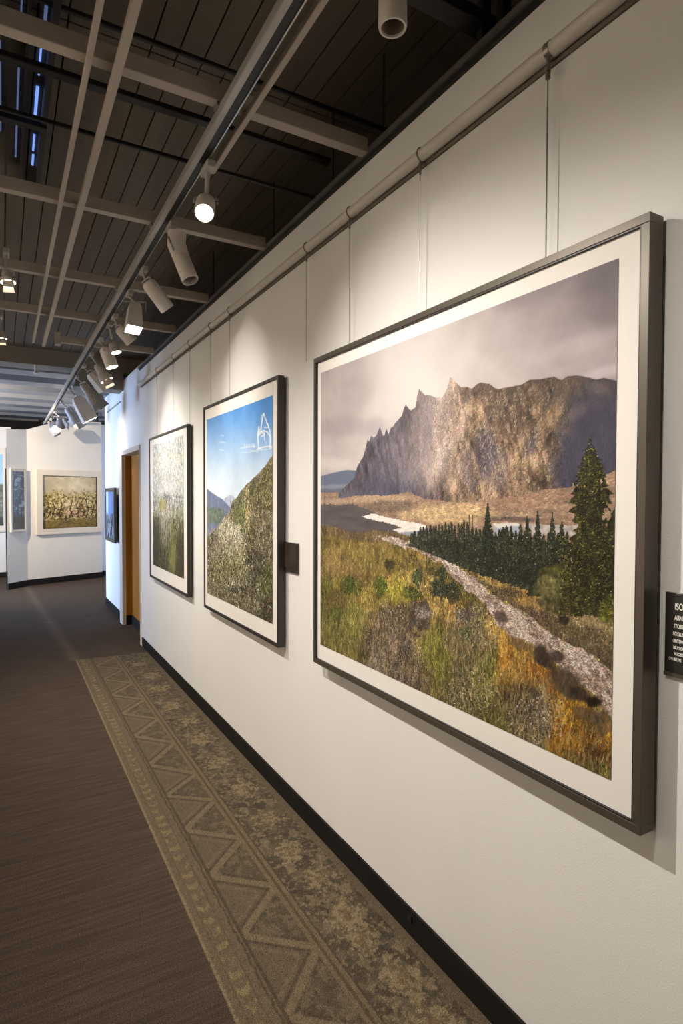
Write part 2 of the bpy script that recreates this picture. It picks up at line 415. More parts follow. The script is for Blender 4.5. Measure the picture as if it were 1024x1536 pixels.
# skylight slots in the deck
bm = new_bm()
box(bm, -1.080, -1.060, 1.7, 3.55, 3.12, 3.20); box(bm, -1.150, -1.142, 1.7, 3.6, 3.15, 3.20); box(bm, -1.215, -1.205, 2.0, 3.4, 3.15, 3.20)
w1 = struct('window_1', bm, M_black)
bm = new_bm()
for x0, x1, y0, y1 in ((-1.103, -1.097, 2.46, 2.62), (-1.106, -1.095, 2.70, 2.96), (-1.101, -1.093, 3.06, 3.20), (-1.099, -1.090, 3.24, 3.34)):
    box(bm, x0, x1, y0, y1, 3.192, 3.199)
obj('lit_pane', bm, M_sky, w1)
bm = new_bm()
for x0, x1, y0, y1 in ((-1.172, -1.165, 2.6, 3.3), (-1.232, -1.228, 2.5, 3.1), (-1.10, -1.09, 2.0, 2.4), (-1.17, -1.165, 2.0, 2.45)):
    box(bm, x0, x1, y0, y1, 3.192, 3.199)
obj('dim_pane', bm, M_skydim, w1)

# far angled partitions
PA0 = Vector((-1.184, 11.086)); PA1 = Vector((-.880, 11.425)); PB1 = PA1 + Vector((1.21, .52)).normalized()*1.385
def wall_panel(name, p0, p1, tops, th, m, back=None):
    d = (p1-p0); L = d.length; d.normalize(); n = Vector(back) if back else Vector((-d.y, d.x))
    bm = new_bm(); lo = []; hi = []
    poly = [(0, 0), (L, 0)] + [(s*L, z) for s, z in reversed(tops)]
    A = [bm.verts.new((p0.x+d.x*u, p0.y+d.y*u, v)) for u, v in poly]
    B = [bm.verts.new((p0.x+d.x*u+n.x*th, p0.y+d.y*u+n.y*th, v)) for u, v in poly]
    k = len(poly); bm.faces.new(A); bm.faces.new(B[::-1])
    for i in range(k): bm.faces.new((A[i], B[i], B[(i+1) % k], A[(i+1) % k]))
    return struct(name, bm, m)
wall_panel('wall_partition_left', PA0, PA1, [(0, 2.64), (1, 2.68)], .1, M_wall2, (.25, 1))
wall_panel('wall_partition_center', PA1, PB1, [(0, 2.68), (.45, 2.90), (1, 2.95)], .1, M_wall2)
def skirt(name, p0, p1):
    d = (p1-p0).normalized(); n = Vector((d.y, -d.x))*.012
    bm = new_bm(); q = [p0, p1, p1+n, p0+n]
    A = [bm.verts.new((v.x, v.y, 0)) for v in q]; B = [bm.verts.new((v.x, v.y, .105)) for v in q]
    bm.faces.new(A); bm.faces.new(B)
    for i in range(4): bm.faces.new((A[i], A[(i+1) % 4], B[(i+1) % 4], B[i]))
    struct(name, bm, M_base)
skirt('baseboard_partition_left', PA0, PA1); skirt('baseboard_partition_center', PA1, PB1)
bm = new_bm(); box(bm, PA0.x-.022, PA0.x-.003, PA0.y+.02, PA0.y+.08, 0, 2.0); struct('trim_5', bm, M_black)
# drape above the far partition
bm = new_bm(); n = 60; lo = []; hi = []
for i in range(n+1):
    X = -.6 + 1.9*i/n; Y = 13.3 + .05*math.sin(i*1.3)
    lo.append(bm.verts.new((X, Y, 1.2))); hi.append(bm.verts.new((X, Y, 3.08)))
for i in range(n): bm.faces.new((lo[i], lo[i+1], hi[i+1], hi[i]))
o = obj('stage_curtain', bm, M_curt); md = o.modifiers.new('t', 'SOLIDIFY'); md.thickness = .01
tag(o, 'black curtain hanging behind the far angled partition', 'curtain')

# ================================================================== CEILING GRID
def bar(name, x0, x1, y0, y1, z0, z1, m, label, cat='beam', group=None, bevel=.003):
    bm = new_bm(); box(bm, x0, x1, y0, y1, z0, z1)
    return tag(obj(name, bm, m, bevel=bevel), label, cat, group)
G1 = 'beige cross beams under the roof deck'
for y, x0, lb in ((1.945, -4.5, 'nearest beige cross beam under the dark roof deck, top of picture'),
                  (2.945, -4.5, 'second beige cross beam, in line with the bent white spotlight'),
                  (3.945, -4.5, 'third beige cross beam, behind the second white cylinder spotlight'),
                  (4.80, -4.5, 'fourth beige cross beam from the viewer, reaching the wall above the small print'),
                  (5.60, -.80, 'short farthest beige cross beam that starts left of the light track')):
    t = bar('ceiling_beam', x0, -.02, y-.022, y+.022, 2.862, 2.918, M_beam, lb, 'beam', G1)
    if y > 5.5:
        bm = new_bm(); box(bm, -.84, -.80, y-.035, y+.035, 2.84, 2.94); obj('end_cap', bm, M_beam, t)
G2 = 'long beige struts under the cross beams'
bar('ceiling_strut', -1.012, -.996, -2.5, 5.62, 2.835, 2.860, M_beam, 'narrow beige strut, left one of the close pair running away', 'beam', G2)
bar('ceiling_strut', -.935, -.910, -2.5, 5.70, 2.835, 2.860, M_beam, 'wider beige strut, right one of the close pair running away', 'beam', G2)
bar('ceiling_strut', -.512, -.492, -2.5, 2.32, 2.835, 2.860, M_beam, 'short beige strut right of the light track, ending at the bright lamp', 'beam', G2)
bm = new_bm()
for x in (-.972, -.956, -.934): tube(bm, [(x, -2.5, 3.193), (x, 2.1, 3.193)], .0072, 8)
tag(obj('conduit_bundle', bm, M_alu, smooth=True), 'bundle of thin pale conduits beside the pair of beige struts', 'pipe')
G3 = 'black steel members below the deck'
bar('black_purlin', -4.5, .5, 2.155, 2.170, 3.14, 3.155, M_black, 'slim black steel bar just beyond the nearest beige beam', 'beam', G3)
bar('black_girder', -4.5, .0, 2.245, 2.283, 2.985, 3.005, M_black, 'thick black steel bar between the two nearest beige beams', 'beam', G3)
bar('black_purlin', -4.5, .0, 2.405, 2.418, 2.90, 2.915, M_black, 'thin black rod crossing just above the bright lamp', 'beam', G3)
bar('black_girder', -.45, .04, 1.31, 1.37, 2.93, 2.97, M_black, 'thick black bar at the upper right ending on the wall top', 'beam', G3)
bar('black_purlin', -4.5, -1.06, 2.83, 2.87, 3.11, 3.14, M_black, 'black bar crossing the blue lit skylight slots', 'beam', G3)
G4 = 'thin black hanger rods above the wall edge'
for x, y, z0, lb in ((.01, 1.863, 2.87, 'thin black hanger rod above the nearest beige beam end'),
                     (.01, 2.250, 2.87, 'black hanger rod at the end of the thick black bar'),
                     (.01, 2.889, 2.87, 'thin black hanger rod above the second beige beam end'),
                     (.01, 3.909, 2.87, 'thin black hanger rod above the third beige beam end')):
    bm = new_bm(); tube(bm, [(x, y, z0), (x, y, DZ)], .0035 if '2.250' not in str(y) else .006, 8)
    r = tag(obj('hanger_rod', bm, M_black), lb, 'rod', G4)
    bm = new_bm(); tube(bm, [(x, y, z0), (x, y, z0+.03)], .012, 8); obj('hanger_nut', bm, M_black, r)
for y, lb in ((1.255, 'black steel post standing on the wall top, upper right'), (1.335, 'black steel post at the end of the thick black bar, upper right')):
    bar('steel_post', -.005, .03, y-.012, y+.012, 2.873, DZ, M_black, lb, 'post', 'black posts at the upper right')
bm = new_bm(); tube(bm, [(-.90, 7.47, 3.021), (-.90, 7.47, 2.94)], .018, 12); lathe(bm, [(.018, 2.94), (.034, 2.935), (.034, 2.925), (.001, 2.915)], 12, Matrix.Translation((-.90, 7.47, 0)))
tag(obj('sprinkler_drop', bm, M_rail, smooth=True), 'small pale sprinkler drop under the bulkhead, far left', 'sprinkler')
bm = new_bm(); tube(bm, [(-.55, 9.9, 2.93), (-.25, 9.7, 2.92), (-.08, 9.3, 2.93), (.03, 8.9, 2.96), (.10, 8.8, 2.96)], .012, 8)
tag(obj('curved_conduit', bm, M_rib, smooth=True), 'grey curved conduit near the far end of the wall top', 'pipe')
bm = new_bm(); tube(bm, [(.33, 12.05, 2.75), (.33, 12.05, 3.15)], .018, 8)
tag(obj('cable_drop', bm, M_curt, smooth=True), 'dark vertical cable beside the right end of the far partition', 'cable')

# ------------------------------------------------------------------ light track
tr = empty('light_track', (-.565, 0, 2.86), 0, 'long aluminium light track with black channel carrying the row of spotlights', 'track')
bm = new_bm(); box(bm, -.036, -.012, -2.5, 11.9, -.034, -.004); obj('track_rail', bm, M_railp, tr, bevel=.003)
bm = new_bm(); box(bm, -.012, .0135, -2.5, 11.9, -.030, -.008); obj('track_channel', bm, M_black, tr)
bm = new_bm(); box(bm, .0135, .018, -2.5, 11.9, -.034, -.006); obj('track_edge', bm, M_alu, tr)
for y in (1.945, 2.945, 3.945, 4.80, 5.6, 6.6, 7.5, 8.6, 9.8):
    bm = new_bm(); box(bm, -.045, .024, y-.02, y+.02, -.012, .0015); obj('track_clamp', bm, M_alu, tr)
t2 = empty('light_track', (-1.50, 0, 2.86), 0, 'second light track left of the first, just past the picture edge', 'track')
bm = new_bm(); box(bm, -.02, .02, -2.0, 7.2, -.04, -.002); obj('track_rail', bm, M_alu, t2)
t3 = empty('light_track', (-2.60, 0, 2.86), 0, 'third light track further left, added out of view to carry fill lamps', 'track')  # added track, never seen; only holds the extra lamps
bm = new_bm(); box(bm, -.02, .02, -2.0, 9.3, -.04, -.002); obj('track_rail', bm, M_alu, t3)

def orient(d):
    d, u, v = frame_of(d)
    return Matrix((u, v, d)).transposed().to_4x4()
def spotlight(name, loc, aim, L, R, label, kind='cyl', lit=True, body=None, drop=.10, group='track spotlights along the aluminium track', lens=None, power=0, cone=60, blend=.8, col=(1,.925,.83), src=.02, off=(0,0,0)):
    """loc = point on the track; aim = direction of the beam"""
    body = body or M_white
    e = empty(name, loc, 0, label, 'spotlight', group)
    d = Vector(aim).normalized()
    bm = new_bm(); box(bm, -.016, .016, -.05, .05, -.030, -.002); obj('track_adapter', bm, M_grey, e, bevel=.004)
    piv = Vector((off[0], off[1], -drop))
    bm = new_bm(); tube(bm, [(0,0,-.028), (piv.x*.4, piv.y*.4, -.028-(drop-.028)*.5), tuple(piv)], .009, 10); obj('stem', bm, M_grey, e, smooth=True)
    side = d.cross(Vector((0,0,1)))
    side = side.normalized() if side.length > .1 else Vector((0,1,0))
    bm = new_bm()
    for s in (-1, 1): tube(bm, [piv, piv+side*s*(R+.008), piv+side*s*(R+.008)+d*L*.35], .005, 8)
    obj('yoke', bm, M_grey, e, smooth=True)
    M = Matrix.Translation(piv + d*.02) @ orient(d)
    bm = new_bm()
    if kind == 'cyl':
        lathe(bm, [(.001, -.01), (R*.6, -.008), (R*.92, .004), (R, .02), (R, L-.004), (R*.97, L), (R*.90, L), (R*.88, L-.02)], 28, M)
    elif kind == 'bent':
        lathe(bm, [(.001, L*.30), (R*.8, L*.31), (R*.93, L*.36), (R*.93, L-.004), (R*.88, L), (R*.82, L), (R*.80, L-.02)], 28, M)
    elif kind == 'flare':
        lathe(bm, [(.001, -.01), (R*.5, -.008), (R*.62, .01), (R*.66, L*.45), (R, L*.72), (R, L), (R*.93, L), (R*.90, L-.02)], 28, M)
    else:
        pts = []
        for rr, zz in ((R*.55, 0), (R*.75, L*.15), (R, L), (R*.9, L), (R*.88, L-.015)):
            pts.append([bm.verts.new(M @ Vector((sx*rr, sy*rr*.8, zz))) for sx, sy in ((-1,-1),(1,-1),(1,1),(-1,1))])
        bm.faces.new(pts[0])
        for a, b2 in zip(pts, pts[1:]):
            for k in range(4): bm.faces.new((a[k], a[(k+1) % 4], b2[(k+1) % 4], b2[k]))
    obj('lamp_housing', bm, body, e, smooth=True)
    bm = new_bm()
    lr = R*.86
    if kind == 'box':
        vs = [bm.verts.new(M @ Vector((sx*lr, sy*lr*.8, L-.012))) for sx, sy in ((-1,-1),(1,-1),(1,1),(-1,1))]; bm.faces.new(vs)
    else:
        lathe(bm, [(.0005, L-.006 if lit else L-.05), (lr*.6, L-.009 if lit else L-.05), (lr, L-.018 if lit else L-.03)], 28, M)
    obj('lens' if lit else 'reflector', bm, (lens or M_lens) if lit else M_inner, e, smooth=True)
    if kind == 'bent':
        bm = new_bm(); M2 = Matrix.Translation(piv + d*.02 + Vector((0, 0, 0))) @ orient(d)
        top = piv + d*(L*.36) + Vector((-.012, .0, .10))
        tube(bm, [top, piv + d*(L*.22)+Vector((-.006,0,.02)), piv + d*(L*.45)], [R*.98, R, R*.96], 28)
        obj('rear_housing', bm, body, e, smooth=True)
    if kind == 'flare':
        for a in (0, PI):
            bm = new_bm()
            c = [(R, L), (R*1.25, L+R*.9)]
            ang = [a-.6, a+.6]
            v = [bm.verts.new(M @ Vector((r*math.cos(t), r*math.sin(t), z))) for (r, z), t in ((c[0], ang[0]), (c[0], ang[1]), (c[1], ang[1]), (c[1], ang[0]))]
            bm.faces.new(v)
            o = obj('barn_door', bm, body, e); md = o.modifiers.new('t', 'SOLIDIFY'); md.thickness = .003
    if power:
        ld = bpy.data.lights.new('spot_beam', 'SPOT'); ld.energy = power; ld.spot_size = math.radians(cone); ld.spot_blend = blend
        ld.color = col; ld.shadow_soft_size = src
        lo = bpy.data.objects.new('spot_beam', ld); C.objects.link(lo)
        p = Vector(loc) + piv + d*(.02+L+.012)
        lo.location = p; lo.rotation_euler = (-d).to_track_quat('Z', 'Y').to_euler()
    return e
TX, TZ = -.565, 2.821
# nearest to farthest along the visible track
BX = TX+.02
spotlight('track_spotlight', (BX, 2.24, TZ), (-.26, -.60, -.85), .09, .037, 'glowing round track spotlight facing the viewer, nearest lit lamp', 'cyl', True, None, .12, lens=M_lens1, off=(.0,.02,0))
spotlight('track_spotlight', (BX, 2.80, TZ), (.26, -.30, -.90), .19, .042, 'bent white cylinder spotlight, unlit, below the brightest lamp', 'bent', False, None, .08, off=(.015,0,0))
spotlight('track_spotlight', (BX, 3.42, TZ), (.62, .10, -.70), .17, .042, 'white cylinder spotlight tilted toward the wall, third along the track', 'cyl', False, None, .06, off=(.01,0,0))
spotlight('track_spotlight', (BX, 3.85, TZ), (-.08, -.20, -1), .17, .060, 'boxy white spotlight with square lit mouth, fourth along the track', 'box', True, None, .06, power=8, cone=110, col=(1,.9,.78), off=(.03,0,0))
spotlight('track_spotlight', (BX, 4.40, TZ), (.70, .1, -.72), .12, .045, 'white cylinder lamp just past the square-mouthed spotlight', 'cyl', False, None, .07, off=(.02,0,0))
spotlight('track_spotlight', (BX, 4.62, TZ), (.25, -.2, -1), .07, .040, 'small round lamp with pale lit rim behind the square-mouthed spotlight', 'cyl', True, M_grey, .13, off=(.02,0,0))
spotlight('track_spotlight', (BX, 5.10, TZ), (.30, -.15, -.95), .16, .050, 'white cylinder spotlight with lit underside, mid track', 'cyl', True, None,   .06, off=(.03,0,0))
spotlight('track_spotlight', (BX, 5.65, TZ), (.42, -.1, -.75), .15, .060, 'grey flared spotlight with lit oval mouth, mid track', 'flare', True, M_grey, .09, off=(.04,0,0))
spotlight('track_spotlight', (BX, 6.20, TZ), (.70, .1, -.70), .20, .072, 'broad white unlit spotlight box just before the perforated lamp', 'box', False, None, .06, off=(.04,0,0))
spotlight('track_spotlight', (BX, 6.80, TZ), (.60, .1, -.75), .22, .085, 'perforated metal spotlight in the far half of the track', 'flare', False, M_mesh, .07, off=(.05,0,0))
spotlight('track_spotlight', (BX, 7.60, TZ), (.48, .0, -.85), .30, .105, 'large white spotlight box with bright lit mouth, far half of the track', 'box', True, None, .09, power=14, cone=95, col=(1,.88,.72), off=(.06,0,0))
spotlight('track_spotlight', (BX, 8.70, TZ), (.50, .1, -.75), .22, .085, 'grey flared spotlight beyond the large lit white one', 'flare', True, M_mesh, .08, off=(.06,0,0))
spotlight('track_spotlight', (BX, 9.80, TZ), (.22, .95, -.45), .20, .085, 'metal flared spotlight third from the far end of the track', 'flare', True, M_alu, .08, power=12, cone=80, blend=1, col=(1,.88,.70), off=(.06,0,0))
spotlight('track_spotlight', (BX, 10.75, TZ), (.10, -.7, -.60), .15, .080, 'round grey spotlight with bright face second from the far end', 'cyl', True, M_alu, .08, off=(.05,0,0))
spotlight('track_spotlight', (BX, 11.25, TZ), (.45, -.1, -.85), .16, .070, 'last grey spotlight at the far end of the track', 'cyl', False, M_grey, .07, off=(.04,0,0))
# second track (its heads stand just left of what the camera takes in, two show)
G5 = 'spotlights of the left track'
X2 = -1.50
spotlight('track_spotlight', (-1.21, 3.75, 2.90), (.10, -.1, -1), .06, .042, 'small lamp with pale trapezoid glow at the left edge, nearer one', 'flare', True, M_grey, .10, group=G5)
spotlight('track_spotlight', (-1.245, 5.10, 2.90), (.1, 0, -1), .06, .040, 'small lamp with pale glow at the left edge, farther one', 'flare', True, M_grey, .10, group=G5)
def key(y, tgt, P, cone, blend, lb, z=2.82):
    a = Vector(tgt) - Vector((X2, y, z-.1))
    spotlight('track_spotlight', (X2, y, z), a, .13, .045, lb, 'cyl', True, None, .06, group=G5, power=P, cone=cone, blend=blend)
key(1.75, (0, 1.50, .78), 128, 104, 1, 'left track spotlight aimed at the large mountain print')
key(.60, (0, .9, .5), 40, 100, 1, 'left track spotlight aimed low at the near end of the wall')
key(3.30, (0, 3.40, .50), 112, 104, 1, 'left track spotlight aimed at the blue sky print')
key(4.95, (0, 4.95, .6), 150, 104, 1, 'left track spotlight aimed at the birch print')
key(3.55, (0, 3.30, 2.16), 34, 34, .9, 'left track spotlight making the bright pool above the blue sky print')
key(5.25, (0, 5.05, 2.10), 34, 34, .9, 'left track spotlight making the bright pool above the birch print')
key(2.10, (0, 1.75, 1.95), 14, 54, 1, 'left track spotlight touching the top of the large print')
def left(y, x, tgt, P, lb):  # added lamps out of view: bounce fill for the room, light for the partition
    spotlight('track_spotlight', (x, y, 2.82), Vector(tgt)-Vector((x, y, 2.7)), .13, .045, lb, 'cyl', True, None, .06, group=G5, power=P, cone=130, blend=1, col=(1,.84,.64))
left(9.0, -2.6, (-.15, 11.8, 1.5), 480, 'added unseen spotlight on the third track aimed at the orchard painting')
left(1.2, -2.6, (-4.6, 1.2, 1.6), 260, 'added fill spotlight aimed away at the left wall, nearer one'); left(4.2, -2.6, (-4.6, 4.2, 1.6), 260, 'added fill spotlight aimed away at the left wall, middle one'); left(7.0, -2.6, (-4.6, 7.0, 1.6), 180, 'added fill spotlight aimed away at the left wall, farther one')
# can light at the top of the picture
e = empty('can_light', (-.34, 1.30, 2.835), 0, 'white cylindrical can light with dark open mouth at the top edge', 'lamp')
bm = new_bm(); lathe(bm, [(.001, .10), (.030, .10), (.036, .09), (.038, -.05), (.036, -.056), (.031, -.056), (.030, -.02)], 32); obj('lamp_housing', bm, M_white, e, smooth=True)
bm = new_bm(); lathe(bm, [(.030, -.05), (.028, -.01), (.001, .005)], 32); obj('reflector', bm, M_inner, e, smooth=True)
bm = new_bm(); tube(bm, [(0,0,.10), (0,0,DZ-2.835)], .006, 10); obj('stem', bm, M_black, e)

# ================================================================== PICTURE RAIL AND CABLES
rl = empty('picture_rail', (-.020, 0, 2.686), 0, 'long white picture rail tube running along the upper wall', 'rail')
for a, b2 in ((-2.5, 1.056), (1.062, 6.25)):
    bm = new_bm(); tube(bm, [(0, a, 0), (0, b2, 0)], .0205, 20); obj('rail_tube', bm, M_rail, rl, smooth=True)
bm = new_bm(); tube(bm, [(0, 1.050, 0), (0, 1.066, 0)], .0222, 20); obj('rail_joint', bm, M_steel, rl, smooth=True)
bm = new_bm(); box(bm, .013, .0195, -2.5, 6.25, -.031, -.018); obj('rail_shadow', bm, M_rail_shadow, rl)  # dark strip standing in for the shadow line under the tube
bm = new_bm(); box(bm, XB-.014, XB-.001, 7.62, 8.70, 2.700, 2.712)
tag(obj('picture_rail', bm, M_steel), 'short dark picture rail on the far wall beyond the wooden door', 'rail')
cab = [(1.059, 2.165, 'steel hanging cable with heavy clamp, nearest to the viewer'),
       (1.587, 2.165, 'thin hanging cable above the middle of the large mountain print'),
       (2.046, 2.165, 'thin hanging cable above the left part of the large mountain print'),
       (2.428, 2.170, 'thin hanging cable between the large mountain print and the blue sky print'),
       (3.477, 2.165, 'thin hanging cable above the middle of the blue sky print'),
       (3.857, 2.165, 'thin hanging cable above the left edge of the blue sky print'),
       (4.365, 2.10, 'thin hanging cable just right of the birch print'),
       (4.849, 2.10, 'thin hanging cable above the middle of the birch print'),
       (5.436, 2.10, 'thin hanging cable above the left part of the birch print')]
for i, (y, zb, lb) in enumerate(cab):
    e = empty('hanging_cable', (-.028, y, 2.655), 0, lb, 'cable', 'picture hanging cables on the rail')
    rr = .0018 if i == 0 else .0012
    bm = new_bm(); tube(bm, [(0, 0, -.03), (0, 0, zb-2.655)], rr, 8); obj('cable', bm, M_steel, e)
    bm = new_bm()
    if i == 0:
        tube(bm, [(0, 0, .008), (0, 0, -.012)], .004, 8); tube(bm, [(0, 0, -.010), (0, 0, -.024)], .0075, 12); tube(bm, [(0, 0, -.026), (0, 0, -.042)], .0065, 12)
    else:
        pts = [(.008+.0235*math.cos(t), 0, .031+.0235*math.sin(t)) for t in np.linspace(1.9, 5.2, 10)]
        tube(bm, pts, .0022, 8); tube(bm, [(0, 0, .006), (0, 0, -.034)], .0040, 8)
    obj('cable_hook', bm, M_steel, e, smooth=True)

# ================================================================== FRAMED PICTURES
def picture(name, loc, rz, w, h, depth, gap, fw, m_frame, label, cat, pr, img_box, gain=1., lip=True, recess=.006, matm=None, pm=None, mat_label=None):
    """loc: centre of the back on the wall; local x runs to the viewer's right, -y out of the wall"""
    e = empty(name, loc, rz, label, cat)
    bm = new_bm(); y0, y1 = -(gap+depth), -gap
    for a in ((-w/2, w/2, h/2-fw, h/2), (-w/2, w/2, -h/2, -h/2+fw), (-w/2, -w/2+fw, -h/2+fw, h/2-fw), (w/2-fw, w/2, -h/2+fw, h/2-fw)):
        box(bm, a[0], a[1], y0, y1, a[2], a[3])
    obj('frame', bm, m_frame, e, bevel=.0012)
    if lip:
        bm = new_bm(); q = fw+.003
        for a in ((-w/2+fw, w/2-fw, h/2-q, h/2-fw), (-w/2+fw, w/2-fw, -h/2+fw, -h/2+q), (-w/2+fw, -w/2+q, -h/2+q, h/2-q), (w/2-q, w/2-fw, -h/2+q, h/2-q)):
            box(bm, a[0], a[1], y0+.002, y1, a[2], a[3])
        obj('inner_lip', bm, M_lip, e)
    bm = new_bm(); box(bm, -w/2+fw, w/2-fw, y0+recess, y1, -h/2+fw, h/2-fw); obj('mat_board', bm, matm or M_mat, e)
    x0, x1, z0, z1 = img_box
    pr.mesh('print', pm or M_print, e, y0+recess-.0015, gain, xoff=(x0+x1)/2, zoff=(z0+z1)/2)
    return e

# ---- the large mountain print --------------------------------------------------
def paint_mountain():
    p = Print(640, 820, (-.052, 2.243), (-.052, .836), .908, 2.080)
    X, Y, S, T = p.X, p.Y, p.S, p.T
    # sky
    n = fbm(S*3.2, T*4.5, 5, 1); n2 = fbm(S*8+2, T*9+n*2, 4, 3)
    g = np.exp(-(((X-625)/95)**2 + ((Y-590)/130)**2))
    sky = np.zeros(X.shape+(3,)) + np.array([196, 184, 184.])
    r = sst(700, 930, X)[..., None]; tp = sst(560, 400, Y)[..., None]
    sky = sky*(1-r*.55) + np.array([158, 146, 152.])*r*.55
    sky = sky*(1-r*tp*.55) + np.array([112, 102, 112.])*r*tp*.55
    sky += (n[..., None]-.5)*np.array([78, 76, 72.]) + (n2[..., None]-.5)*np.array([34, 34, 34.])
    sky = sky*(1-g[..., None]*.85) + np.array([250, 246, 243.])*g[..., None]*.85
    lo = sst(640, 700, Y)*sst(600, 500, X)
    sky = sky*(1-lo[..., None]*.5) + (np.array([205, 196, 198.])+(n[..., None]-.5)*60)*lo[..., None]*.5
    p.im = sky*.93
    for cx, cy, rx, ry, a, c, k in ((520, 640, 50, 14, 0, (160, 150, 156), .5), (860, 520, 70, 14, -.35, (205, 192, 196), .5), (830, 470, 40, 12, -.5, (176, 160, 160), .5),
                                 (900, 560, 40, 9, -.3, (214, 204, 212), .6), (790, 440, 40, 20, -.3, (140, 128, 134), .45), (500, 696, 40, 9, .05, (222, 215, 214), .6), (530, 600, 20, 50, .2, (168, 158, 160), .4)):
        p.mix(p.blob(cx, cy, rx, ry, a, .6, .5, 9., 2)*k, c)
    # distant blue hill
    p.mix(p.below([(470, 717), (500, 709), (520, 705), (536, 706), (560, 712)], .8)*(X < 545), (112, 120, 142))
    p.mix(p.blob(500, 730, 40, 3, -.05, .5, .5, 20)*.5*(X < 540), (168, 170, 180))
    p.mix(p.below([(470, 735), (560, 735)], 6)*.6*(X < 560), (104, 102, 122))
    # ridge
    ridge = [(507,748),(513,733),(531,717),(535,700),(544,686),(549,666),(551,658),(553,663),(556,653),(560,657),(564,653),(569,640),(574,654),(576,653),(579,643),(582,652),(586,641),(589,640),(592,635),(602,624),(605,614),(608,607),(614,615),(616,616),(623,610),(625,594),(628,584),(637,593),(641,592),(653,597),(663,596),(670,583),(675,565),(683,574),(691,581),(700,580),(707,583),(714,577),(721,574),(734,576),(740,581),(747,584),(760,581),(782,577),(794,570),(809,569),(821,567),(830,565),(842,570),(850,565),(865,563),(880,566),(894,569),(906,567),(926,572),(940,574)]
    foot = [(500,749),(507,748),(540,744),(575,742),(610,740),(640,748),(680,753),(740,750),(780,742),(850,732),(940,700)]
    yr = p.line(ridge) + 2.0*(fbm(S*60, T*6, 4, 5)-.5); yf = p.line(foot) + 8*(fbm(S*14, T*14, 4, 2)-.5)
    m = sst(-.8, .8, Y-yr)*(Y < yf)*(X > 507)
    t = np.clip((Y-yr)/(yf-yr+1e-3), 0, 1)
    slant = S - .32*T
    st1 = fbm(slant*36, T*7, 5, 2); st2 = fbm(slant*95, T*26, 4, 4); st3 = fbm((S+.55*T)*60, T*30, 4, 6); hf = fbm(S*200, T*200, 2, 1)
    rock = np.zeros(X.shape+(3,))
    cl = np.array([104, 97, 108.]); cm = np.array([146, 122, 104.]); crr = np.array([84, 79, 92.])
    wl = sst(690, 600, X)[..., None]; wr = sst(830, 872, X+.25*(Y-650))[..., None]
    rock = cm*(1-wl) + cl*wl; rock = rock*(1-wr) + crr*wr
    bg_ = fbm(S*9+T*4, T*8-S*3, 5, 4); lum = .34 + .42*st1 + .42*st2 + .5*bg_ + .35*(st3-.5) + .25*(hf-.5)
    cr = np.abs(st1-.5)*2; lum = lum*(.84+.16*np.clip(cr*4, 0, 1))
    con = (1-.45*wl[..., 0])*(1-.35*wr[..., 0]); lum = .90+(lum-.93)*con*1.9
    rock = rock*lum[..., None]
    gold = np.clip(fbm(slant*7+3, T*7, 4, 3)*2.6-1.05, 0, 1)*sst(660, 720, X)*(1-wr[..., 0])*(1-sst(.55, 1., t)*.5)
    rock = rock*(1-gold[..., None]*.45) + np.array([205, 172, 128.])*np.clip(lum, .5, 1.2)[..., None]*gold[..., None]*.45
    rim = np.exp(-(Y-yr)/24.)*sst(655, 720, X)*(.6+.6*n2)
    rock = rock*(1-rim[..., None]*.75) + np.array([84, 72, 66.])*rim[..., None]*.75
    blue = sst(.45, 1, t)*sst(700, 560, X)
    rock = rock*(1-blue[..., None]*.45) + np.array([108, 108, 132.])*blue[..., None]*.45
    hz = np.exp(-(((X-655+(Y-600)*.12)/38)**2))*(1-sst(.7, 1, t))
    rock = rock*(1-hz[..., None]*.62) + np.array([214, 196, 190.])*hz[..., None]*.62
    p.mix(m, rock)
    M = m
    for cx, cy, rx, ry, a, c, k in ((727, 683, 15, 34, .05, (92, 84, 98), .8), (797, 668, 11, 28, .45, (88, 82, 96), .8), (700, 700, 12, 30, -.1, (120, 110, 122), .5), (742, 705, 20, 26, .4, (112, 104, 116), .5),
                                    (745, 612, 14, 26, -.3, (92, 80, 76), .6), (775, 618, 9, 42, -.1, (96, 84, 80), .6), (890, 640, 42, 44, .3, (72, 70, 86), .85), (845, 700, 22, 40, .1, (76, 74, 90), .8), (846, 600, 24, 16, -.5, (78, 70, 74), .8), (905, 690, 40, 40, 0, (84, 82, 98), .7), (640, 640, 8, 60, .1, (104, 98, 110), .35), (690, 640, 7, 50, .25, (236, 214, 200), .35), (654, 700, 8, 46, .45, (224, 206, 196), .45), (824, 630, 10, 50, .5, (190, 160, 120), .5), (898, 585, 18, 9, .3, (188, 158, 136), .6), (864, 622, 20, 8, -.6, (156, 138, 134), .5), (650, 612, 10, 20, .2, (190, 176, 172), .3)):
        p.mix(p.blob(cx, cy, rx, ry, a, .5, .8, 16., 3)*M*k*(.85+.9*(st2-.4)), c)
    lf_ = sst(700, 600, X)
    p.strokes(M*(lf_ < .5)*(X < 850), 36000, 2, 7, 62, .5, .15, 1, clip=M); p.strokes(M*((lf_ >= .5) | (X >= 850)), 14000, 3, 8, 74, .4, .08, 2, clip=M)
    p.strokes(M*(X > 680)*(X < 830)*(st2 > .52)*(wr[..., 0] < .3), 5000, 2, 6, 58, .4, .12, 3, tint=(206, 184, 150, .3), alpha=.6, clip=M)
    p.mix(M*wr[..., 0]*(.42+.3*(st2-.5)), (70, 68, 88)); p.mix(M*sst(700, 820, X)*np.exp(-(Y-yr)/40.)*.35, (72, 62, 58))
    # scree slope and meadow
    md = (((Y >= yf) & (X >= 507)) | ((X < 507) & (Y > 739)))*1.0
    base = np.array([158, 132, 112.])*(.72+.62*fbm(S*26, T*90, 4, 3))[..., None]
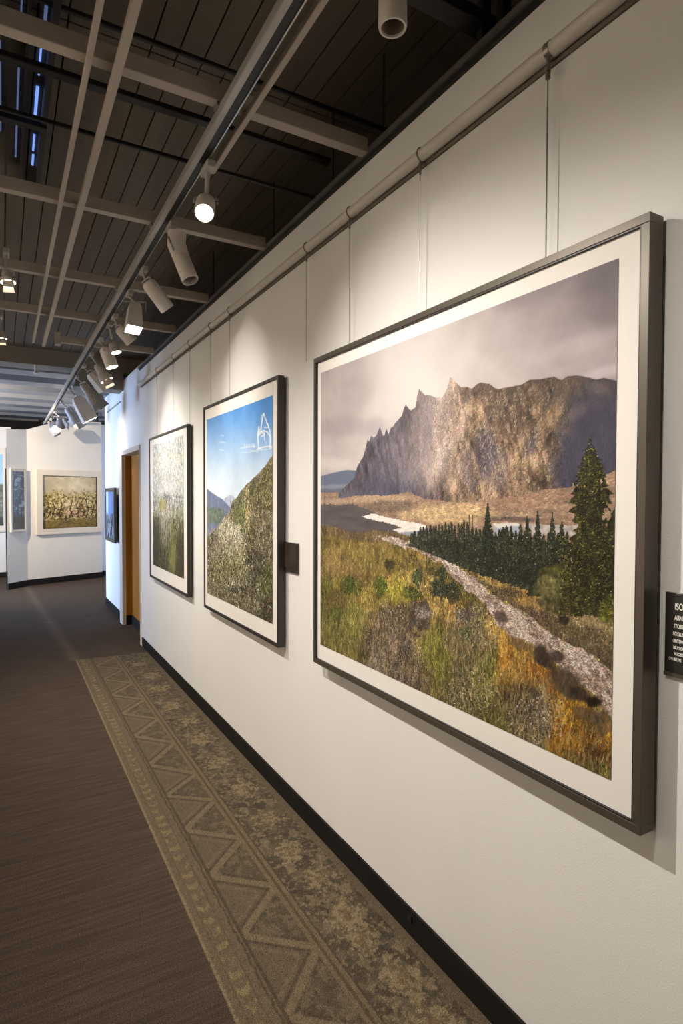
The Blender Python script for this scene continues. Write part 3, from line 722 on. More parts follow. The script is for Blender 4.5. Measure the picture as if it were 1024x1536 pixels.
    p.mix(md, base)
    p.mix(md*p.blob(720, 745, 90, 12, -.04, .6, .4, 20., 4)*.8, np.array([148, 120, 104.])*(.65+.8*fbm(S*120, T*120, 3, 1))[..., None])
    p.mix(md*p.blob(670, 770, 66, 15, -.03, .4, .35, 22., 5)*.9, np.array([216, 184, 142.])*(.66+.62*fbm(S*70, T*150, 4, 1))[..., None])
    p.mix(md*p.blob(800, 752, 70, 10, -.12, .5, .4, 22., 2)*.7, np.array([168, 134, 112.])*(.66+.62*fbm(S*70, T*150, 4, 1))[..., None])
    p.mix(md*p.blob(565, 748, 50, 6, -.05, .4, .35, 22., 5)*.75, (196, 168, 140))
    p.mix(md*p.blob(578, 760, 42, 8, 0, .5, .5, 30., 1)*.8, np.array([124, 108, 96.])*(.7+.6*fbm(S*80, T*120, 3, 5))[..., None])
    p.mix(md*p.blob(495, 752, 36, 3, .02, .4, .4, 22., 5)*.6, (182, 160, 146))
    p.strokes(md*(Y < 800), 16000, 2, 7, 4, .3, .15, 4)
    pl = p.poly([(470, 757), (530, 756), (560, 768), (585, 780), (600, 792), (600, 810), (470, 800)], wob=3)
    p.mix(pl, np.array([100, 92, 94.])*(.85+.3*fbm(S*8, T*60, 3, 4))[..., None])
    p.mix(p.poly([(542,775),(560,770),(575,775),(589,778),(616,783),(636,787),(640,791),(637,795),(616,800),(600,800),(588,795),(603,791),(587,786),(560,780)], wob=1.6, ws=90), np.array([246, 240, 236.])*(.9+.15*fbm(S*60, T*200, 2, 4))[..., None])
    p.mix(p.poly([(597,799),(620,797),(645,792),(655,797),(650,803),(615,806)], wob=1), (160, 165, 186))
    p.mix(p.poly([(738,786),(775,784),(782,790),(780,808),(742,808)], wob=1.5)*1., (172, 176, 194)); p.mix(p.poly([(738,785),(776,784),(780,788),(745,792)], wob=1), (226, 220, 214))
    p.mix(p.poly([(785,786),(875,788),(880,806),(785,802)], wob=2)*.9, np.array([190, 184, 180.])*(.8+.4*fbm(S*120, T*120, 2, 2))[..., None])
    p.mix(p.blob(770, 779, 40, 3.5, .02, .4, .3, 20)*.7, (100, 84, 80))
    for x in (703, 708): p.mix((np.abs(X-x) < .7)*(Y > 772)*(Y < 796), (80, 66, 56))
    # hill in the foreground
    hl = p.below([(470,790),(500,791),(520,799),(540,800),(570,798),(600,801),(640,812),(680,830),(740,850),(800,880),(940,900)], 1., 2.0, 30)
    bl = fbm(S*150, T*26, 4, 2); bl2 = fbm(S*70+T*20, T*22, 4, 5); big = fbm(S*7, T*9, 4, 6); dt = fbm(S*210, T*210, 3, 3)
    def veg(c, k=1.):
        return np.array(c, float)*(.28+k*(.30*bl+.34*bl2+.30*dt+.12*big))[..., None]
    near = sst(800, 1000, Y)[..., None]
    p.mix(hl, veg((156, 136, 78)))
    p.mix(hl*sst(.45, .62, big)*.8, veg((176, 150, 86))); p.mix(hl*sst(.52, .38, big)*.7, veg((112, 104, 58)))
    p.mix(p.blob(560, 806, 90, 9, .10, .4, .4, 20)*.75*hl, veg((130, 108, 86)))
    V = [  # cx, cy, rx, ry, angle, colour, strength
        (500, 850, 40, 22, .3, (168, 142, 92), .7), (560, 840, 60, 16, .3, (172, 150, 88), .7), (545, 870, 50, 16, .4, (178, 148, 96), .6), (610, 880, 34, 26, .4, (206, 178, 96), .85), (575, 900, 40, 16, .2, (190, 168, 92), .6),
        (660, 905, 24, 40, -.5, (212, 178, 108), .8), (690, 930, 20, 30, -.6, (206, 166, 100), .7), (600, 895, 22, 14, 0, (178, 170, 66), .6),
        (495, 930, 22, 50, 0, (112, 116, 60), .75), (520, 950, 24, 40, 0, (128, 128, 72), .7), (535, 935, 14, 24, .2, (162, 160, 84), .6), (500, 905, 18, 16, 0, (150, 122, 78), .5),
        (588, 950, 34, 40, .3, (112, 98, 84), .85), (560, 975, 18, 26, 0, (80, 70, 60), .7), (590, 1000, 40, 40, .4, (128, 112, 102), .85), (620, 1025, 40, 26, .5, (112, 96, 88), .8), (605, 985, 12, 34, 0, (70, 60, 54), .6), (560, 1000, 12, 30, .2, (150, 138, 128), .6),
        (655, 990, 22, 50, -.1, (134, 134, 58), .85), (668, 1020, 12, 40, 0, (116, 120, 44), .7), (690, 970, 26, 40, .2, (124, 112, 84), .75), (700, 1040, 34, 50, .2, (104, 100, 70), .85), (720, 950, 26, 40, -.2, (118, 110, 78), .7), (640, 1060, 12, 14, 0, (150, 130, 110), .5),
        (738, 1020, 26, 42, .3, (128, 132, 62), .8), (735, 1070, 40, 22, .5, (92, 92, 52), .7),
        (762, 975, 22, 30, -.5, (204, 154, 70), .95), (778, 1010, 30, 26, .6, (198, 142, 62), .95), (812, 1020, 24, 18, .7, (190, 126, 52), .9), (765, 1030, 24, 22, .3, (206, 160, 84), .6), (740, 945, 14, 24, -.5, (206, 160, 78), .8), (832, 1045, 16, 26, .2, (188, 128, 56), .7),
        (782, 1060, 34, 26, .5, (74, 64, 50), .85), (800, 1085, 36, 24, .5, (104, 92, 76), .8), (815, 1065, 14, 34, .1, (150, 134, 116), .55), (800, 1110, 30, 14, .5, (112, 104, 84), .6),
        (860, 1080, 30, 32, .5, (200, 144, 46), .95), (848, 1115, 26, 22, .3, (186, 128, 48), .85), (895, 1110, 26, 24, .4, (204, 146, 54), .9), (880, 1105, 14, 16, .2, (96, 74, 36), .8), (905, 1140, 30, 14, .4, (112, 80, 44), .8), (876, 1140, 20, 10, .4, (146, 100, 60), .6)]
    for i, (cx, cy, rx, ry, a, c, k) in enumerate(V): p.mix(hl*p.blob(cx, cy, rx, ry, a, .38, .6, 30., i)*k, veg(c, 1.05))
    bush = (fbm(S*26, T*22, 4, 7) > .56)
    p.mix(hl*bush*.42*sst(.4, .7, fbm(S*90, T*60, 3, 2)+.12), (64, 56, 36))
    p.strokes(hl*(Y < 900), 22000, 3, 8, 90, .45, .22, 5); p.strokes(hl*(Y >= 870), 60000, 5, 17, 90, .28, .28, 6, curve=.008)
    greyish = np.zeros(X.shape)
    for q_ in ((588, 955, 36, 44), (595, 1000, 44, 44), (700, 1045, 34, 40), (800, 1075, 44, 36), (722, 950, 24, 34)): greyish = np.maximum(greyish, p.blob(*q_, 0, .4, .6, 20.))
    p.strokes(hl*(greyish > .4), 16000, 2, 6, 70, 1.1, .32, 7, tint=(152, 136, 120, .22), sortrow=False)
    p.strokes(hl*(Y > 930), 2600, 10, 24, 88, .30, .15, 8, alpha=.5, tint=(196, 172, 118, .6), curve=.01)
    # gravel run
    run = p.poly([(560,806),(600,808),(640,816),(675,834),(700,860),(722,880),(747,898),(777,912),(794,926),(826,951),(864,968),(895,988),(922,1012),(922,1085),(899,1052),(873,1031),(850,1012),(831,994),(800,970),(770,956),(748,938),(738,925),(725,908),(714,898),(690,872),(660,846),(630,828),(590,816)], wob=7, ws=26)
    gr = fbm((S+T)*70, (T-S)*150, 4, 5); gp = fbm(S*230, T*230, 2, 7)
    gc = np.array([192, 172, 160.])*(.42+.62*gr+.52*gp)[..., None]
    p.mix(run*hl, gc)
    p.mix(run*sst(.50, .40, fbm((S+T)*9, (T-S)*26, 4, 1))*.55, np.array([124, 104, 90.])*(.5+.9*gp)[..., None])
    p.strokes(run*hl, 15000, 2, 5, -28, .5, .30, 9, sortrow=False)
    # scrub right of the run
    sc = p.poly([(700,850),(760,870),(800,880),(850,900),(940,905),(940,1010),(922,1012),(895,988),(864,968),(826,951),(794,926),(777,912),(747,898),(722,880)], wob=5, ws=30)
    p.mix(sc, veg((124, 106, 78)))
    for i, (cx, cy, rx, ry, a, c, k) in enumerate(((740, 872, 40, 9, .45, (190, 160, 96), .9), (790, 900, 26, 12, .5, (196, 156, 88), .85), (772, 892, 14, 8, .3, (110, 92, 74), .7), (880, 938, 44, 12, .25, (192, 168, 120), .8), (890, 965, 34, 18, .3, (124, 108, 82), .8), (805, 925, 22, 8, .5, (104, 86, 70), .7), (905, 995, 18, 16, .3, (108, 88, 70), .7), (825, 915, 26, 8, .4, (176, 146, 110), .6))):
        p.mix(sc*p.blob(cx, cy, rx, ry, a, .35, .5, 34., i)*k, veg(c))
    for i, (cx, cy, rx, ry, a, c, k) in enumerate(((752, 925, 12, 8, .6, (92, 74, 66), .8), (812, 985, 24, 12, .7, (70, 58, 50), .9), (850, 1025, 34, 17, .7, (98, 82, 68), .9), (868, 1040, 14, 10, .5, (60, 48, 42), .8), (887, 1052, 12, 9, .2, (44, 34, 28), .95), (880, 1075, 28, 10, .5, (104, 86, 72), .7), (905, 1085, 14, 18, .3, (112, 94, 80), .6), (835, 985, 12, 9, .4, (76, 62, 54), .8), (775, 965, 16, 8, .6, (112, 92, 76), .6))):
        p.mix(p.blob(cx, cy, rx, ry, a, .35, .5, 34., i)*k*hl, veg(c))
    p.strokes(sc, 12000, 3, 8, 90, .6, .26, 10)
    # single shrubs
    for i, (cx, cy, rx, ry, c) in enumerate(((585, 848, 8, 6, (62, 58, 38)), (524, 880, 13, 13, (78, 84, 40)), (571, 878, 9, 14, (92, 102, 46)), (624, 866, 7, 17, (72, 78, 52)), (619, 890, 10, 14, (84, 88, 48)), (631, 927, 19, 22, (82, 72, 66)), (636, 920, 10, 8, (122, 112, 104)), (657, 878, 10, 20, (52, 56, 42)), (665, 884, 17, 12, (62, 66, 56)), (676, 886, 9, 14, (58, 58, 46)), (696, 925, 12, 13, (112, 102, 92)), (700, 950, 9, 16, (88, 86, 62)), (663, 862, 4, 10, (58, 62, 44)))):
        bb = p.blob(cx, cy, rx, ry, 0, .35, 1.1, 34., i)*hl; p.mix(bb*.92, veg(c, 1.3)); p.strokes(bb, 500, 2, 6, 80, .8, .40, 30+i, sortrow=False)
    p.mix((np.abs(X-639) < .8)*(Y > 831)*(Y < 858), (92, 74, 62)); p.mix((np.abs(X-634-(Y-870)*-.12) < .8)*(Y > 856)*(Y < 885), (150, 120, 96))
    # forest
    rs = np.random.RandomState(3); tex = fbm(S*120, T*100, 3, 3)
    lf = fbm(S*150, T*120, 3, 3)
    def tree(cx, top, bot, hw, c, sd, tiers=9, pw=.75):
        k = p.conifer(cx, top, bot, hw, sd, tiers, pw)
        lum = .35+1.25*np.roll(tex, (sd*37, sd*53), (0, 1)); lum = lum*(1.12-.35*sst(-.2, 1, (X-cx)/max(hw, 1)))
        p.mix(k, np.array(c, float)*lum[..., None])
    for i, x in enumerate(np.linspace(617, 700, 19)):
        b0 = np.interp(x, [617, 650, 700], [816, 828, 850])
        tree(x+rs.uniform(-1, 1), np.interp(x, [617, 640, 700], [797, 788, 781])+rs.uniform(-3, 5), b0+3, 4.6, (62, 64, 52), i, 8, .5)
    for i, x in enumerate(np.linspace(702, 760, 11)):
        tree(x, rs.uniform(786, 800), np.interp(x, [700, 760], [852, 872]), 7.5, (52, 56, 44), i+3, 8, .55)
    tree(731, 754, 862, 13, (42, 46, 38), 2, 12, .8)
    for i, x in enumerate(np.linspace(752, 850, 15)):
        tree(x, rs.uniform(784, 806), np.interp(x, [750, 790, 850], [870, 880, 884]), 9.5, (58, 60, 42) if i % 2 else (46, 49, 38), i+5, 9, .6)
    for x, t0, b0, hw in ((749, 800, 866, 7), (761, 804, 872, 8), (790, 774, 882, 11), (806, 766, 886, 12), (828, 768, 888, 12), (800, 830, 893, 12), (842, 782, 880, 14)):
        tree(x, t0, b0, hw, (48, 52, 39), int(x), 10, .75)
    und = p.poly([(640,822),(700,842),(760,860),(800,876),(830,880),(830,850),(760,830),(700,815),(640,808)], wob=4, ws=40)
    p.mix(und*.75, np.array([46, 48, 38.])*(.5+lf)[..., None])
    trm = ((p.im.sum(-1) < 300) & (X > 612) & (X < 862) & (Y > 752) & (Y < 896))*1.
    p.mix(trm*.28, (30, 32, 24)); p.strokes(trm, 26000, 2, 5, -70, .8, .34, 11, tint=(98, 100, 74, .06), sortrow=False, clip=trm)
    # the big fir and its neighbours
    fir = [(653, .8), (660, 2.5), (687, 13), (700, 19), (718, 24), (740, 31), (752, 30), (764, 32), (776, 27), (790, 24), (798, 30), (815, 36), (850, 42), (880, 44), (905, 40), (922, 34)]
    hw = np.interp(Y, [a for a, _ in fir], [c for _, c in fir])
    tier = (Y*.072 + .02*np.abs(X-887)) % 1
    e = np.abs(X-(885+(Y-653)*.012)) - hw*(.80+.26*tier) - 9*(fbm(S*75, T*60, 4, 2)-.5)*sst(653, 720, Y)
    fm = (e < 0)*(Y > 652)*(Y < 924+8*(vn(S*60, T*2, 1)-.5))
    gaps = (fbm(S*62, T*44, 3, 6) > .70)*(e > -9)
    fl2 = fbm(S*85, T*70, 4, 5)
    fc = np.array([56, 54, 32.])*(.15+1.55*fl2*(.5+.8*lf))[..., None]
    lit = sst(.50, .64, fbm(S*40+3, T*34, 4, 4))*sst(900, 860, X+0*Y)
    fc = fc*(1-lit[..., None]*.55) + np.array([112, 106, 50.])*(.3+1.1*lf)[..., None]*lit[..., None]*.55
    p.mix(fm*(1-gaps), fc)
    p.mix(p.poly([(905,800),(918,770),(925,760),(940,750),(940,905),(900,900)], wob=9, ws=34), np.array([58, 56, 34.])*(.2+1.3*lf)[..., None])
    for i, (cx, cy, rx, ry, c) in enumerate(((832, 862, 22, 14, (82, 80, 42)), (820, 880, 22, 14, (98, 94, 60)), (832, 896, 24, 26, (98, 92, 58)), (824, 878, 16, 14, (116, 112, 70)), (846, 912, 14, 20, (78, 70, 44)), (866, 888, 20, 26, (56, 54, 30)), (912, 915, 16, 17, (116, 116, 46)), (920, 900, 10, 10, (70, 72, 34)))):
        p.mix(p.blob(cx, cy, rx, ry, 0, .2, .6, 46., i), np.array(c, float)*(.3+1.3*np.roll(tex, (i*37, i*53), (0, 1)))[..., None])
    p.mix(p.blob(846, 930, 7, 9, 0, .3, .5, 40.), (52, 42, 34))
    frm = ((p.im.sum(-1) < 330) & ((fm > .5) | ((Y > 800) & (X > 838))) & (Y < 926))*1.
    p.mix(frm*.25, (30, 29, 16)); p.strokes(frm, 22000, 2, 6, -40, 1.0, .42, 12, tint=(96, 90, 46, .08), sortrow=False, clip=frm)
    # wisps of pale dry twigs
    tw = (fbm(S*190+T*60, T*60, 3, 2) > .64)*hl*sst(900, 960, Y)*(1-run)
    p.mix(tw*.12, (206, 190, 160))
    return p
big = paint_mountain()
yc, zc = (2.295+.758)/2, (2.148+.822)/2
picture('framed_print', (0, yc, zc), -PI/2, 1.537, 1.328, .048, .012, .020, M_frame,
        'very large framed print of a jagged mountain, forest and gravel slope', 'picture', big,
        (yc-2.243, yc-.836, .908-zc, 2.080-zc), .80, recess=.010)

# ---- blue sky print -------------------------------------------------------------
def paint_blue():
    p = Print(300, 420, (-.047, 3.897), (-.047, 2.783), .893, 2.065)
    X, Y, S, T = p.X, p.Y, p.S, p.T
    t = sst(595, 745, Y)[..., None]
    sky = np.array([84, 144, 216.])*(1-t) + np.array([226, 238, 250.])*t
    c = np.exp(-((X-355)/22)**2)[..., None]*sst(610, 680, Y)[..., None]
    sky = sky*(1-.25*c) + np.array([190, 222, 250.])*.25*c + (fbm(S*7, T*7, 4, 2)[..., None]-.5)*26
    p.im = sky
    # sketched white shapes in the sky
    def stroke(pts, w=.7, c=(236, 244, 252), k=.95):
        d = np.full(X.shape, 1e9)
        for (x0, y0), (x1, y1) in zip(pts, pts[1:]):
            L2 = (x1-x0)**2+(y1-y0)**2+1e-9; u = np.clip(((X-x0)*(x1-x0)+(Y-y0)*(y1-y0))/L2, 0, 1)
            d = np.minimum(d, np.hypot(X-x0-u*(x1-x0), Y-y0-u*(y1-y0)))
        p.mix(sst(w+.5, w-.3, d)*k, c)
    stroke([(394.5,620),(392.5,629),(390.5,642),(387,648),(385.5,652)], .7); stroke([(394.5,620),(398,630),(401,637),(403.5,645),(404.5,654)], .7)
    stroke([(387.5,640),(385.5,652),(387,672)], .8); stroke([(404.5,654),(404,672)], .8); stroke([(386,655),(389,648),(394,646),(400,648),(404,655)], .8)
    stroke([(385,674),(392,671),(404,669),(407,671)], .8); stroke([(376,677),(388,675),(406,673)], .5, k=.7)
    stroke([(388,652),(392,648),(396,652),(391,655)], 1.0, k=.8); stroke([(395,645),(396,660)], .5); stroke([(391,640),(391,650)], .6); stroke([(396,641),(402,641)], .9); stroke([(399,634),(402,639)], .9)
    stroke([(387,672),(391,673)], .7); stroke([(397,662),(399,665)], .5, k=.6); stroke([(391,629),(392,622)], .7, k=.6)
    for x in (366, 369, 372, 375, 378, 380): stroke([(x, 666+(x % 2)), (x+1, 671)], .8, k=.5)
    stroke([(360,672),(382,669)], .6, k=.6); stroke([(362,679),(380,677)], .5, k=.4); stroke([(374,675),(386,678)], .7, k=.5)
    for x, y in ((333,653),(331,663),(333,675),(329,674),(335,663)): stroke([(x-2, y), (x+2, y+.5)], .9, k=.35)
    # ranges
    p.mix(p.below([(305,730),(311,734),(320,741),(333,749),(345,756),(360,762)], .6)*(X < 352), np.array([120, 134, 168.])*(.8+.35*fbm(S*30, T*20, 4, 2))[..., None])
    p.mix(p.below([(330,752),(337,747),(344,742),(349,744),(354,750),(360,756)], .6)*(X > 330)*(X < 362), np.array([196, 206, 228.])*(.72+.45*fbm(S*34, T*26, 4, 5))[..., None])
    p.mix(p.below([(305,734),(320,741),(333,749),(345,762),(350,770)], .6)*(X < 350), np.array([122, 134, 166.])*(.8+.35*fbm(S*30, T*20, 4, 2))[..., None])
    p.mix(p.blob(318, 772, 16, 13, .2, .3, .5, 20), np.array([108, 122, 108.])*(.7+.6*fbm(S*60, T*50, 3, 1))[..., None])
    # slope
    sl = p.below([(300,815),(311,806),(326,790),(336,776),(343,768),(348,752),(356,744),(361,736),(372,724),(385,712),(396,700),(403,690),(409,680),(415,672)], .6, 1.5, 40)
    g1 = fbm(S*75, T*60, 4, 3); g2 = fbm((S+T)*18, (T-S)*9, 4, 2); g3 = fbm(S*150, T*120, 2, 6)
    lum = (.30+.85*g1+.55*g3)
    g = np.zeros(X.shape+(3,)) + np.array([112, 106, 86.])
    p.mix(p.poly([(300,812),(313,795),(330,786),(345,800),(330,850),(300,850)], wob=4, ws=20), np.array([150, 146, 150.])*(.6+.7*g1)[..., None])
    p.mix(sl, g*lum[..., None])
    for i, (cx, cy, rx, ry, a, cc, k) in enumerate(((366, 770, 16, 34, .3, (120, 124, 78), .8), (395, 740, 18, 50, .3, (118, 112, 72), .8), (374, 770, 6, 30, -.1, (206, 186, 130), .95), (348, 812, 17, 40, -.35, (214, 204, 172), .95), (335, 830, 18, 26, .3, (158, 150, 124), .6), (392, 800, 20, 44, 0, (124, 114, 92), .7), (352, 870, 40, 24, -.6, (152, 146, 118), .6), (340, 850, 30, 16, -.5, (118, 118, 76), .6), (385, 860, 12, 34, .5, (82, 78, 62), .75), (378, 838, 8, 14, .5, (70, 64, 54), .7), (400, 880, 12, 34, .1, (88, 92, 52), .8), (370, 900, 40, 16, .3, (124, 116, 92), .6), (360, 886, 14, 6, .2, (62, 56, 46), .6), (330, 880, 22, 14, .3, (112, 106, 82), .5), (404, 925, 16, 30, .2, (66, 60, 44), .7), (376, 800, 5, 22, .1, (88, 84, 52), .6), (375, 690+50, 4, 16, .3, (72, 76, 48), .5))):
        p.mix(sl*p.blob(cx, cy, rx, ry, a, .55, .6, 12., i)*min(1, k*1.15), np.array(cc, float)*lum[..., None]*.95)
    p.strokes(sl, 34000, 2, 5, 60, 1.0, .34, 3, tint=(186, 178, 152, .10), sortrow=False, clip=sl)
    p.strokes(sl, 6000, 3, 8, 60, 1.0, .2, 4, tint=(44, 42, 28, .7), sortrow=False, clip=sl)
    p.mix(sl*sst(880, 950, Y)*.25, (40, 36, 26))
    return p
yc, zc = (3.965+2.703)/2, (2.155+.788)/2
picture('framed_print', (0, yc, zc), -PI/2, 1.262, 1.367, .034, .014, .016, M_frame2,
        'framed print of blue sky above a steep scrubby slope', 'picture', paint_blue(),
        (yc-3.897, yc-2.783, .893-zc, 2.065-zc), .98)

# ---- birch print -----------------------------------------------------------------
def paint_birch():
    p = Print(260, 380, (-.042, 5.572), (-.042, 4.505), .915, 2.020)
    X, Y, S, T = p.X, p.Y, p.S, p.T
    t = T/1.105
    a = fbm(S*60, T*14, 4, 2); b_ = fbm(S*40, T*40, 4, 3); c_ = fbm(S*12, T*5, 4, 5); d_ = fbm(S*130, T*60, 3, 1)
    im = np.zeros(X.shape+(3,)) + np.array([172, 180, 176.])
    im = im*(1-sst(.45, .75, t)[..., None]) + np.array([112, 106, 84.])*sst(.45, .75, t)[..., None]
    p.im = im*(.55+.5*a+.35*d_)[..., None]
    p.mix(sst(.12, 0, t)*.6, (150, 170, 196)); p.mix(sst(.12, .02, S)*sst(.5, .2, t)*.5, (140, 158, 186))
    p.mix(sst(.52, .66, b_)*sst(.7, .3, t)*.6, (206, 204, 140)); p.mix(sst(.50, .60, d_)*sst(.62, .40, t)*.75, (240, 242, 244))
    p.mix(p.blob(250, 715, 14, 40, 0, .8, .5, 12)*.6*sst(.4, .6, d_), (246, 248, 252))
    p.mix(sst(.46, .36, a)*sst(.3, .8, t)*.85, (52, 54, 34)); p.mix(sst(.5, .62, c_)*sst(.5, .8, t)*.6, (96, 108, 52))
    p.strokes(S >= 0, 26000, 3, 10, 90, .15, .34, 3, sortrow=False)
    p.strokes(t > .42, 5000, 4, 14, 90, .12, .2, 4, tint=(34, 36, 24, .7), sortrow=False)
    p.strokes(t < .6, 4000, 2, 6, 90, .3, .05, 5, tint=(246, 248, 250, .8), sortrow=False)
    p.strokes(t > .5, 3000, 3, 8, 90, .3, .15, 6, tint=(176, 178, 110, .8), sortrow=False)
    p.mix(sst(.55, .95, t)*.35, (40, 38, 26))
    p.mix(p.blob(243, 757, 5, 9, 0, .4, .6, 20)*.7, (176, 172, 80)); p.mix(p.blob(246, 785, 9, 34, 0, .6, .6, 20)*.55*sst(.4, .55, a), (222, 206, 200))
    p.mix(p.blob(259, 835, 5, 34, 0, .6, .7, 20)*.6, (168, 166, 92)); p.mix(p.blob(234, 810, 7, 34, 0, .6, .7, 20)*.5, (44, 46, 32)); p.mix(p.blob(272, 830, 6, 44, 0, .6, .7, 20)*.5, (62, 54, 40))
    return p
yc, zc = (5.705+4.383)/2, (2.090+.790)/2
picture('framed_print', (0, yc, zc), -PI/2, 1.322, 1.300, .030, .014, .018, M_frame2,
        'framed print of pale birch woods, farthest on the long wall before the wooden door', 'picture', paint_birch(),
        (yc-5.572, yc-4.505, .915-zc, 2.020-zc), .84)

# ---- small dark framed picture beyond the door
def paint_small():
    p = Print(60, 90, (0, 8.45), (0, 7.86), .99, 1.62)
    S, T = p.S, p.T; t = T/.63
    p.im = np.zeros(S.shape+(3,)) + np.array([110, 130, 168.])*(.85+.3*fbm(S*6, T*6, 3))[..., None]
    p.mix((S < .17)*sst(.7, .4, t), (196, 208, 216)); p.mix(sst(.5, .56, t), np.array([150, 156, 160.])*(.3+1.2*fbm(S*40, T*18, 3, 2))[..., None])
    p.mix((fbm(S*30, T*10, 3, 4) > .55)*sst(.44, .5, t), (34, 36, 44))
    return p
yc, zc = 8.165, 1.305
picture('framed_print', (XB, yc, zc), -PI/2, .74, .70, .03, .035, .045, M_frame2,
        'small dark framed picture on the blue lit wall beyond the wooden door', 'picture', paint_small(), (-.295, .295, -.305, .305), 1., recess=.004, matm=M_frame2)

# ---- cream framed orchard painting on the centre partition
dB = (PB1-PA1).normalized(); dA = (PA1-PA0).normalized()
def on(p0, d, s, z): return (p0.x+d.x*s, p0.y+d.y*s, z)
def paint_orchard():
    a0 = on(PA1, dB, .24, 0); a1 = on(PA1, dB, 1.255, 0)
    p = Print(230, 200, a0[:2], a1[:2], .975, 1.908)
    S, T = p.S, p.T; t = T/.933; u = S/1.015
    n = fbm(S*9, T*9, 4, 2); f1 = fbm(S*36, T*36, 3, 3); f2 = fbm(S*26, T*60, 3, 5); dd = fbm(S*70, T*70, 2, 1)
    p.im = (np.array([206, 190, 158.]) + (n[..., None]-.5)*80)*np.ones(S.shape)[..., None]
    p.mix(np.exp(-((u-.58)/.22)**2-((t-.2)/.2)**2)*.6, (240, 230, 204)); p.mix(np.exp(-((u-.05)/.15)**2-((t-.15)/.2)**2)*.6, (160, 150, 136))
    fol = sst(.24, .42, t+.22*(n-.5)); p.mix(fol*.85, np.array([164, 148, 96.])*(.35+1.3*f1)[..., None])
    p.mix(fol*(f1 > .62), (232, 216, 168)); p.mix(fol*(f1 < .40)*.8, (74, 62, 38)); p.mix(fol*(dd > .66), (206, 178, 96))
    p.mix(np.exp(-((u-.60)/.22)**2-((t-.72)/.07)**2)*.8*(f2 > .40), (224, 176, 142)); p.mix(np.exp(-((u-.5)/.2)**2-((t-.55)/.12)**2)*.6*(f2 > .5), (240, 220, 190))
    for x in (.12, .2, .33, .52, .64, .74, .82, .93): p.mix((np.abs(u-x-.02*np.sin(t*20+x*9)) < .008)*sst(.42, .5, t)*(t < .8)*.85, (62, 46, 30))
    p.mix((f2 < .42)*sst(.55, .62, t)*.8, (60, 50, 34)); p.mix(sst(.80, .88, t), np.array([132, 112, 62.])*(.6+.7*f2)[..., None])
    return p
s0, s1 = .140, 1.360; z0, z1 = .872, 2.010
c = on(PA1, dB, (s0+s1)/2, (z0+z1)/2); sc_ = (s0+s1)/2; zc = (z0+z1)/2
picture('framed_painting', c, math.atan2(dB.y, dB.x), s1-s0, z1-z0, .05, .003, .102, M_wframe,
        'orchard painting in a wide cream frame on the far partition', 'picture', paint_orchard(), (.24-sc_, 1.255-sc_, .975-zc, 1.908-zc), 1., lip=True, recess=.030, matm=M_wframe)
def paint_blueglass(seed, w, h):
    p = Print(60, 160, (0, 0), (w, 0), 0, h)
    S, T = p.S, p.T; t = T/h
    p.im = np.array([84, 98, 118.])*(.45+1.1*fbm(S*20, T*9, 4, seed))[..., None]
    p.mix((fbm(S*14, T*26, 3, seed+2) > .60)*sst(.85, .6, t)*.8, (176, 196, 222)); p.mix(sst(.72, .85, t), np.array([76, 70, 50.])*(.5+fbm(S*20, T*9, 3))[..., None])
    p.mix((np.abs(S-w*.75) < .006)*sst(.6, .75, t), (30, 30, 30))
    return p
s0, s1, z0, z1 = .050, .385, .948, 2.003; c = on(PA0, dA, (s0+s1)/2, (z0+z1)/2)
picture('framed_print', c, math.atan2(dA.y, dA.x), s1-s0, z1-z0, .035, .003, .018, M_wframe,
        'narrow dark blue picture in a pale frame left of the orchard painting', 'picture', paint_blueglass(2, .255, .97), (-.125, .130, -.485, .485), .8, lip=False, recess=.004, matm=M_wframe, pm=M_gloss)
def paint_lake():
    p = Print(100, 160, (0, 0), (1.6, 0), 0, 1.35)
    S, T = p.S, p.T; t = T/1.35
    p.im = (np.array([150, 196, 222.])*(1-t[..., None]) + np.array([222, 236, 240.])*t[..., None])
    p.mix(sst(.40, .44, t), np.array([124, 134, 116.])*(.6+.8*fbm(S*16, T*26, 3))[..., None]); p.mix(sst(.85, .9, t), (70, 74, 70))
    return p
picture('framed_print', (-2.03, 12.85, 1.66), 0, 1.69, 1.585, .035, .003, .05, M_wframe,
        'sky and lake print in a white frame, cut by the left edge', 'picture', paint_lake(), (-.80, .80, -.68, .68), 1., lip=False, recess=.004, matm=M_wframe, pm=M_gloss)

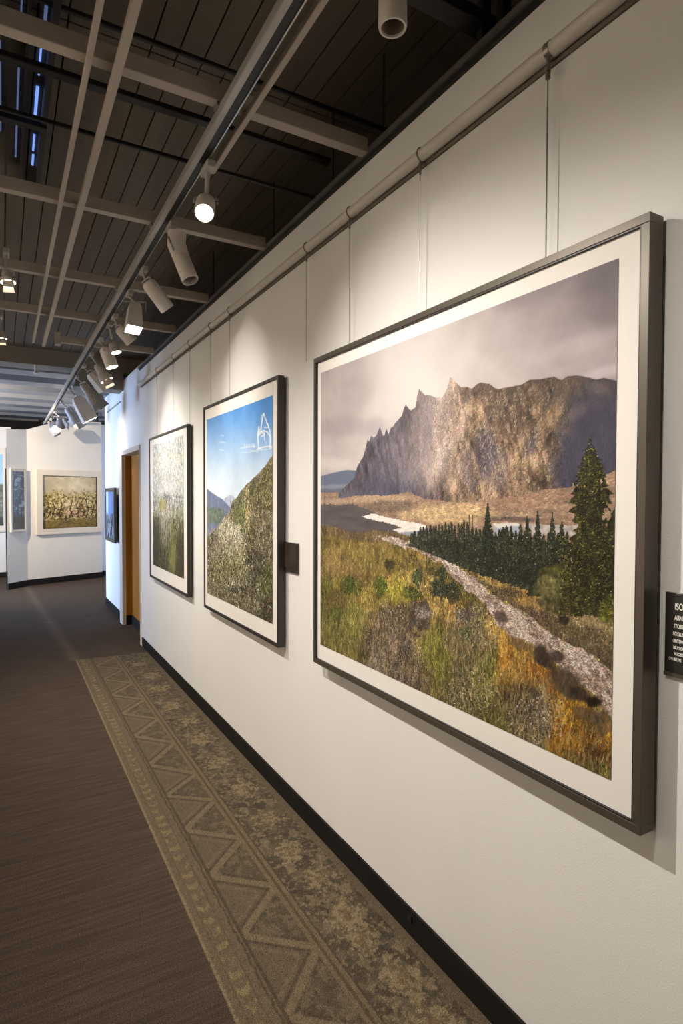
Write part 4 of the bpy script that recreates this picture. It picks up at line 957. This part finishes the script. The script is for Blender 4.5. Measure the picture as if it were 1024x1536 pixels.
# ================================================================== PLAQUE AND LABEL
e = empty('wall_plaque', (0, 2.652, 1.248), -PI/2, 'small dark glossy plaque between the blue sky print and the large print', 'plaque')
bm = new_bm(); box(bm, -.094, .094, -.012, 0, -.074, .074); obj('plate', bm, M_frame2, e, bevel=.002)
bm = new_bm(); box(bm, -.088, .088, -.0145, -.012, -.052, .068); obj('glass_face', bm, M_plaq, e)
e = empty('wall_label', (0, .650, 1.263), -PI/2, 'black text label with white lettering at the right picture edge', 'label')
bm = new_bm(); box(bm, -.093, .105, -.008, 0, -.085, .085); obj('plate', bm, M_label, e, bevel=.001)
bm = new_bm(); box(bm, -.093, .105, -.010, 0, -.094, -.0855); obj('edge_strip', bm, M_frame, e)
def text(s, x, z, size, parent, y, bold=.0):
    cu = bpy.data.curves.new('lettering', 'FONT'); cu.body = s; cu.size = size; cu.extrude = .0003; cu.offset = bold
    t = bpy.data.objects.new('lettering_tmp', cu); C.objects.link(t)
    dg = bpy.context.evaluated_depsgraph_get(); me = bpy.data.meshes.new_from_object(t.evaluated_get(dg))
    bpy.data.objects.remove(t)
    o = bpy.data.objects.new('lettering', me); C.objects.link(o); me.materials.clear(); me.materials.append(M_text)
    o.parent = parent; o.location = (x, y, z); o.rotation_euler = (PI/2, 0, 0); o.scale = (.6, 1, 1)
    return o
for s, x, z, sz in (('ISOIC', -.074, .050, .022), ('ABNNVA', -.074, .028, .0155), ('3TOSSL', -.076, .011, .013), ('ECCLUS', -.077, -.005, .012), ('OUTSWLS', -.077, -.020, .011), ('DIUTSOU', -.076, -.034, .010), ('VUCEST', -.073, -.047, .010), ('OWASCVE', -.085, -.059, .010)):
    text(s, x+.002, z, sz*.92, e, -.0085, .0003)

# a small socket-like notch on the baseboard
bm = new_bm(); box(bm, -.016, -.0101, 1.63, 1.65, .055, .075)
tag(obj('baseboard_clip', bm, M_lip), 'tiny black clip on the baseboard under the large print', 'clip')

# ================================================================== LIGHT
w = bpy.data.worlds.new('W'); bpy.context.scene.world = w; w.use_nodes = True
bg = w.node_tree.nodes['Background']; bg.inputs[0].default_value = (.45, .62, 1, 1); bg.inputs[1].default_value = .05
def area(loc, rot, sx, sy, P, col):
    ld = bpy.data.lights.new('daylight', 'AREA'); ld.shape = 'RECTANGLE'; ld.size = sx; ld.size_y = sy; ld.energy = P; ld.color = col; ld.spread = math.radians(95)
    o = bpy.data.objects.new('window_daylight', ld); C.objects.link(o); o.location = loc; o.rotation_euler = rot; return o
area((-4.8, 10, 1.6), (0, -PI/2, 0), 2.2, 2.8, 190, (.42, .62, 1))

# ================================================================== CAMERA
cam = bpy.data.cameras.new('Camera'); co = bpy.data.objects.new('Camera', cam); C.objects.link(co)
M = Matrix(((cR[0], cU[0], -cF[0], cC[0]), (cR[1], cU[1], -cF[1], cC[1]), (cR[2], cU[2], -cF[2], cC[2]), (0, 0, 0, 1)))
co.matrix_world = M
cam.sensor_fit = 'VERTICAL'; cam.sensor_height = 36; cam.lens = 36*FPX/1536; cam.clip_start = .02
sc = bpy.context.scene; sc.camera = co
sc.view_settings.view_transform = 'Standard'; sc.view_settings.look = 'None'; sc.view_settings.exposure = .25; sc.view_settings.gamma = 1; sc.view_settings.use_curve_mapping = False
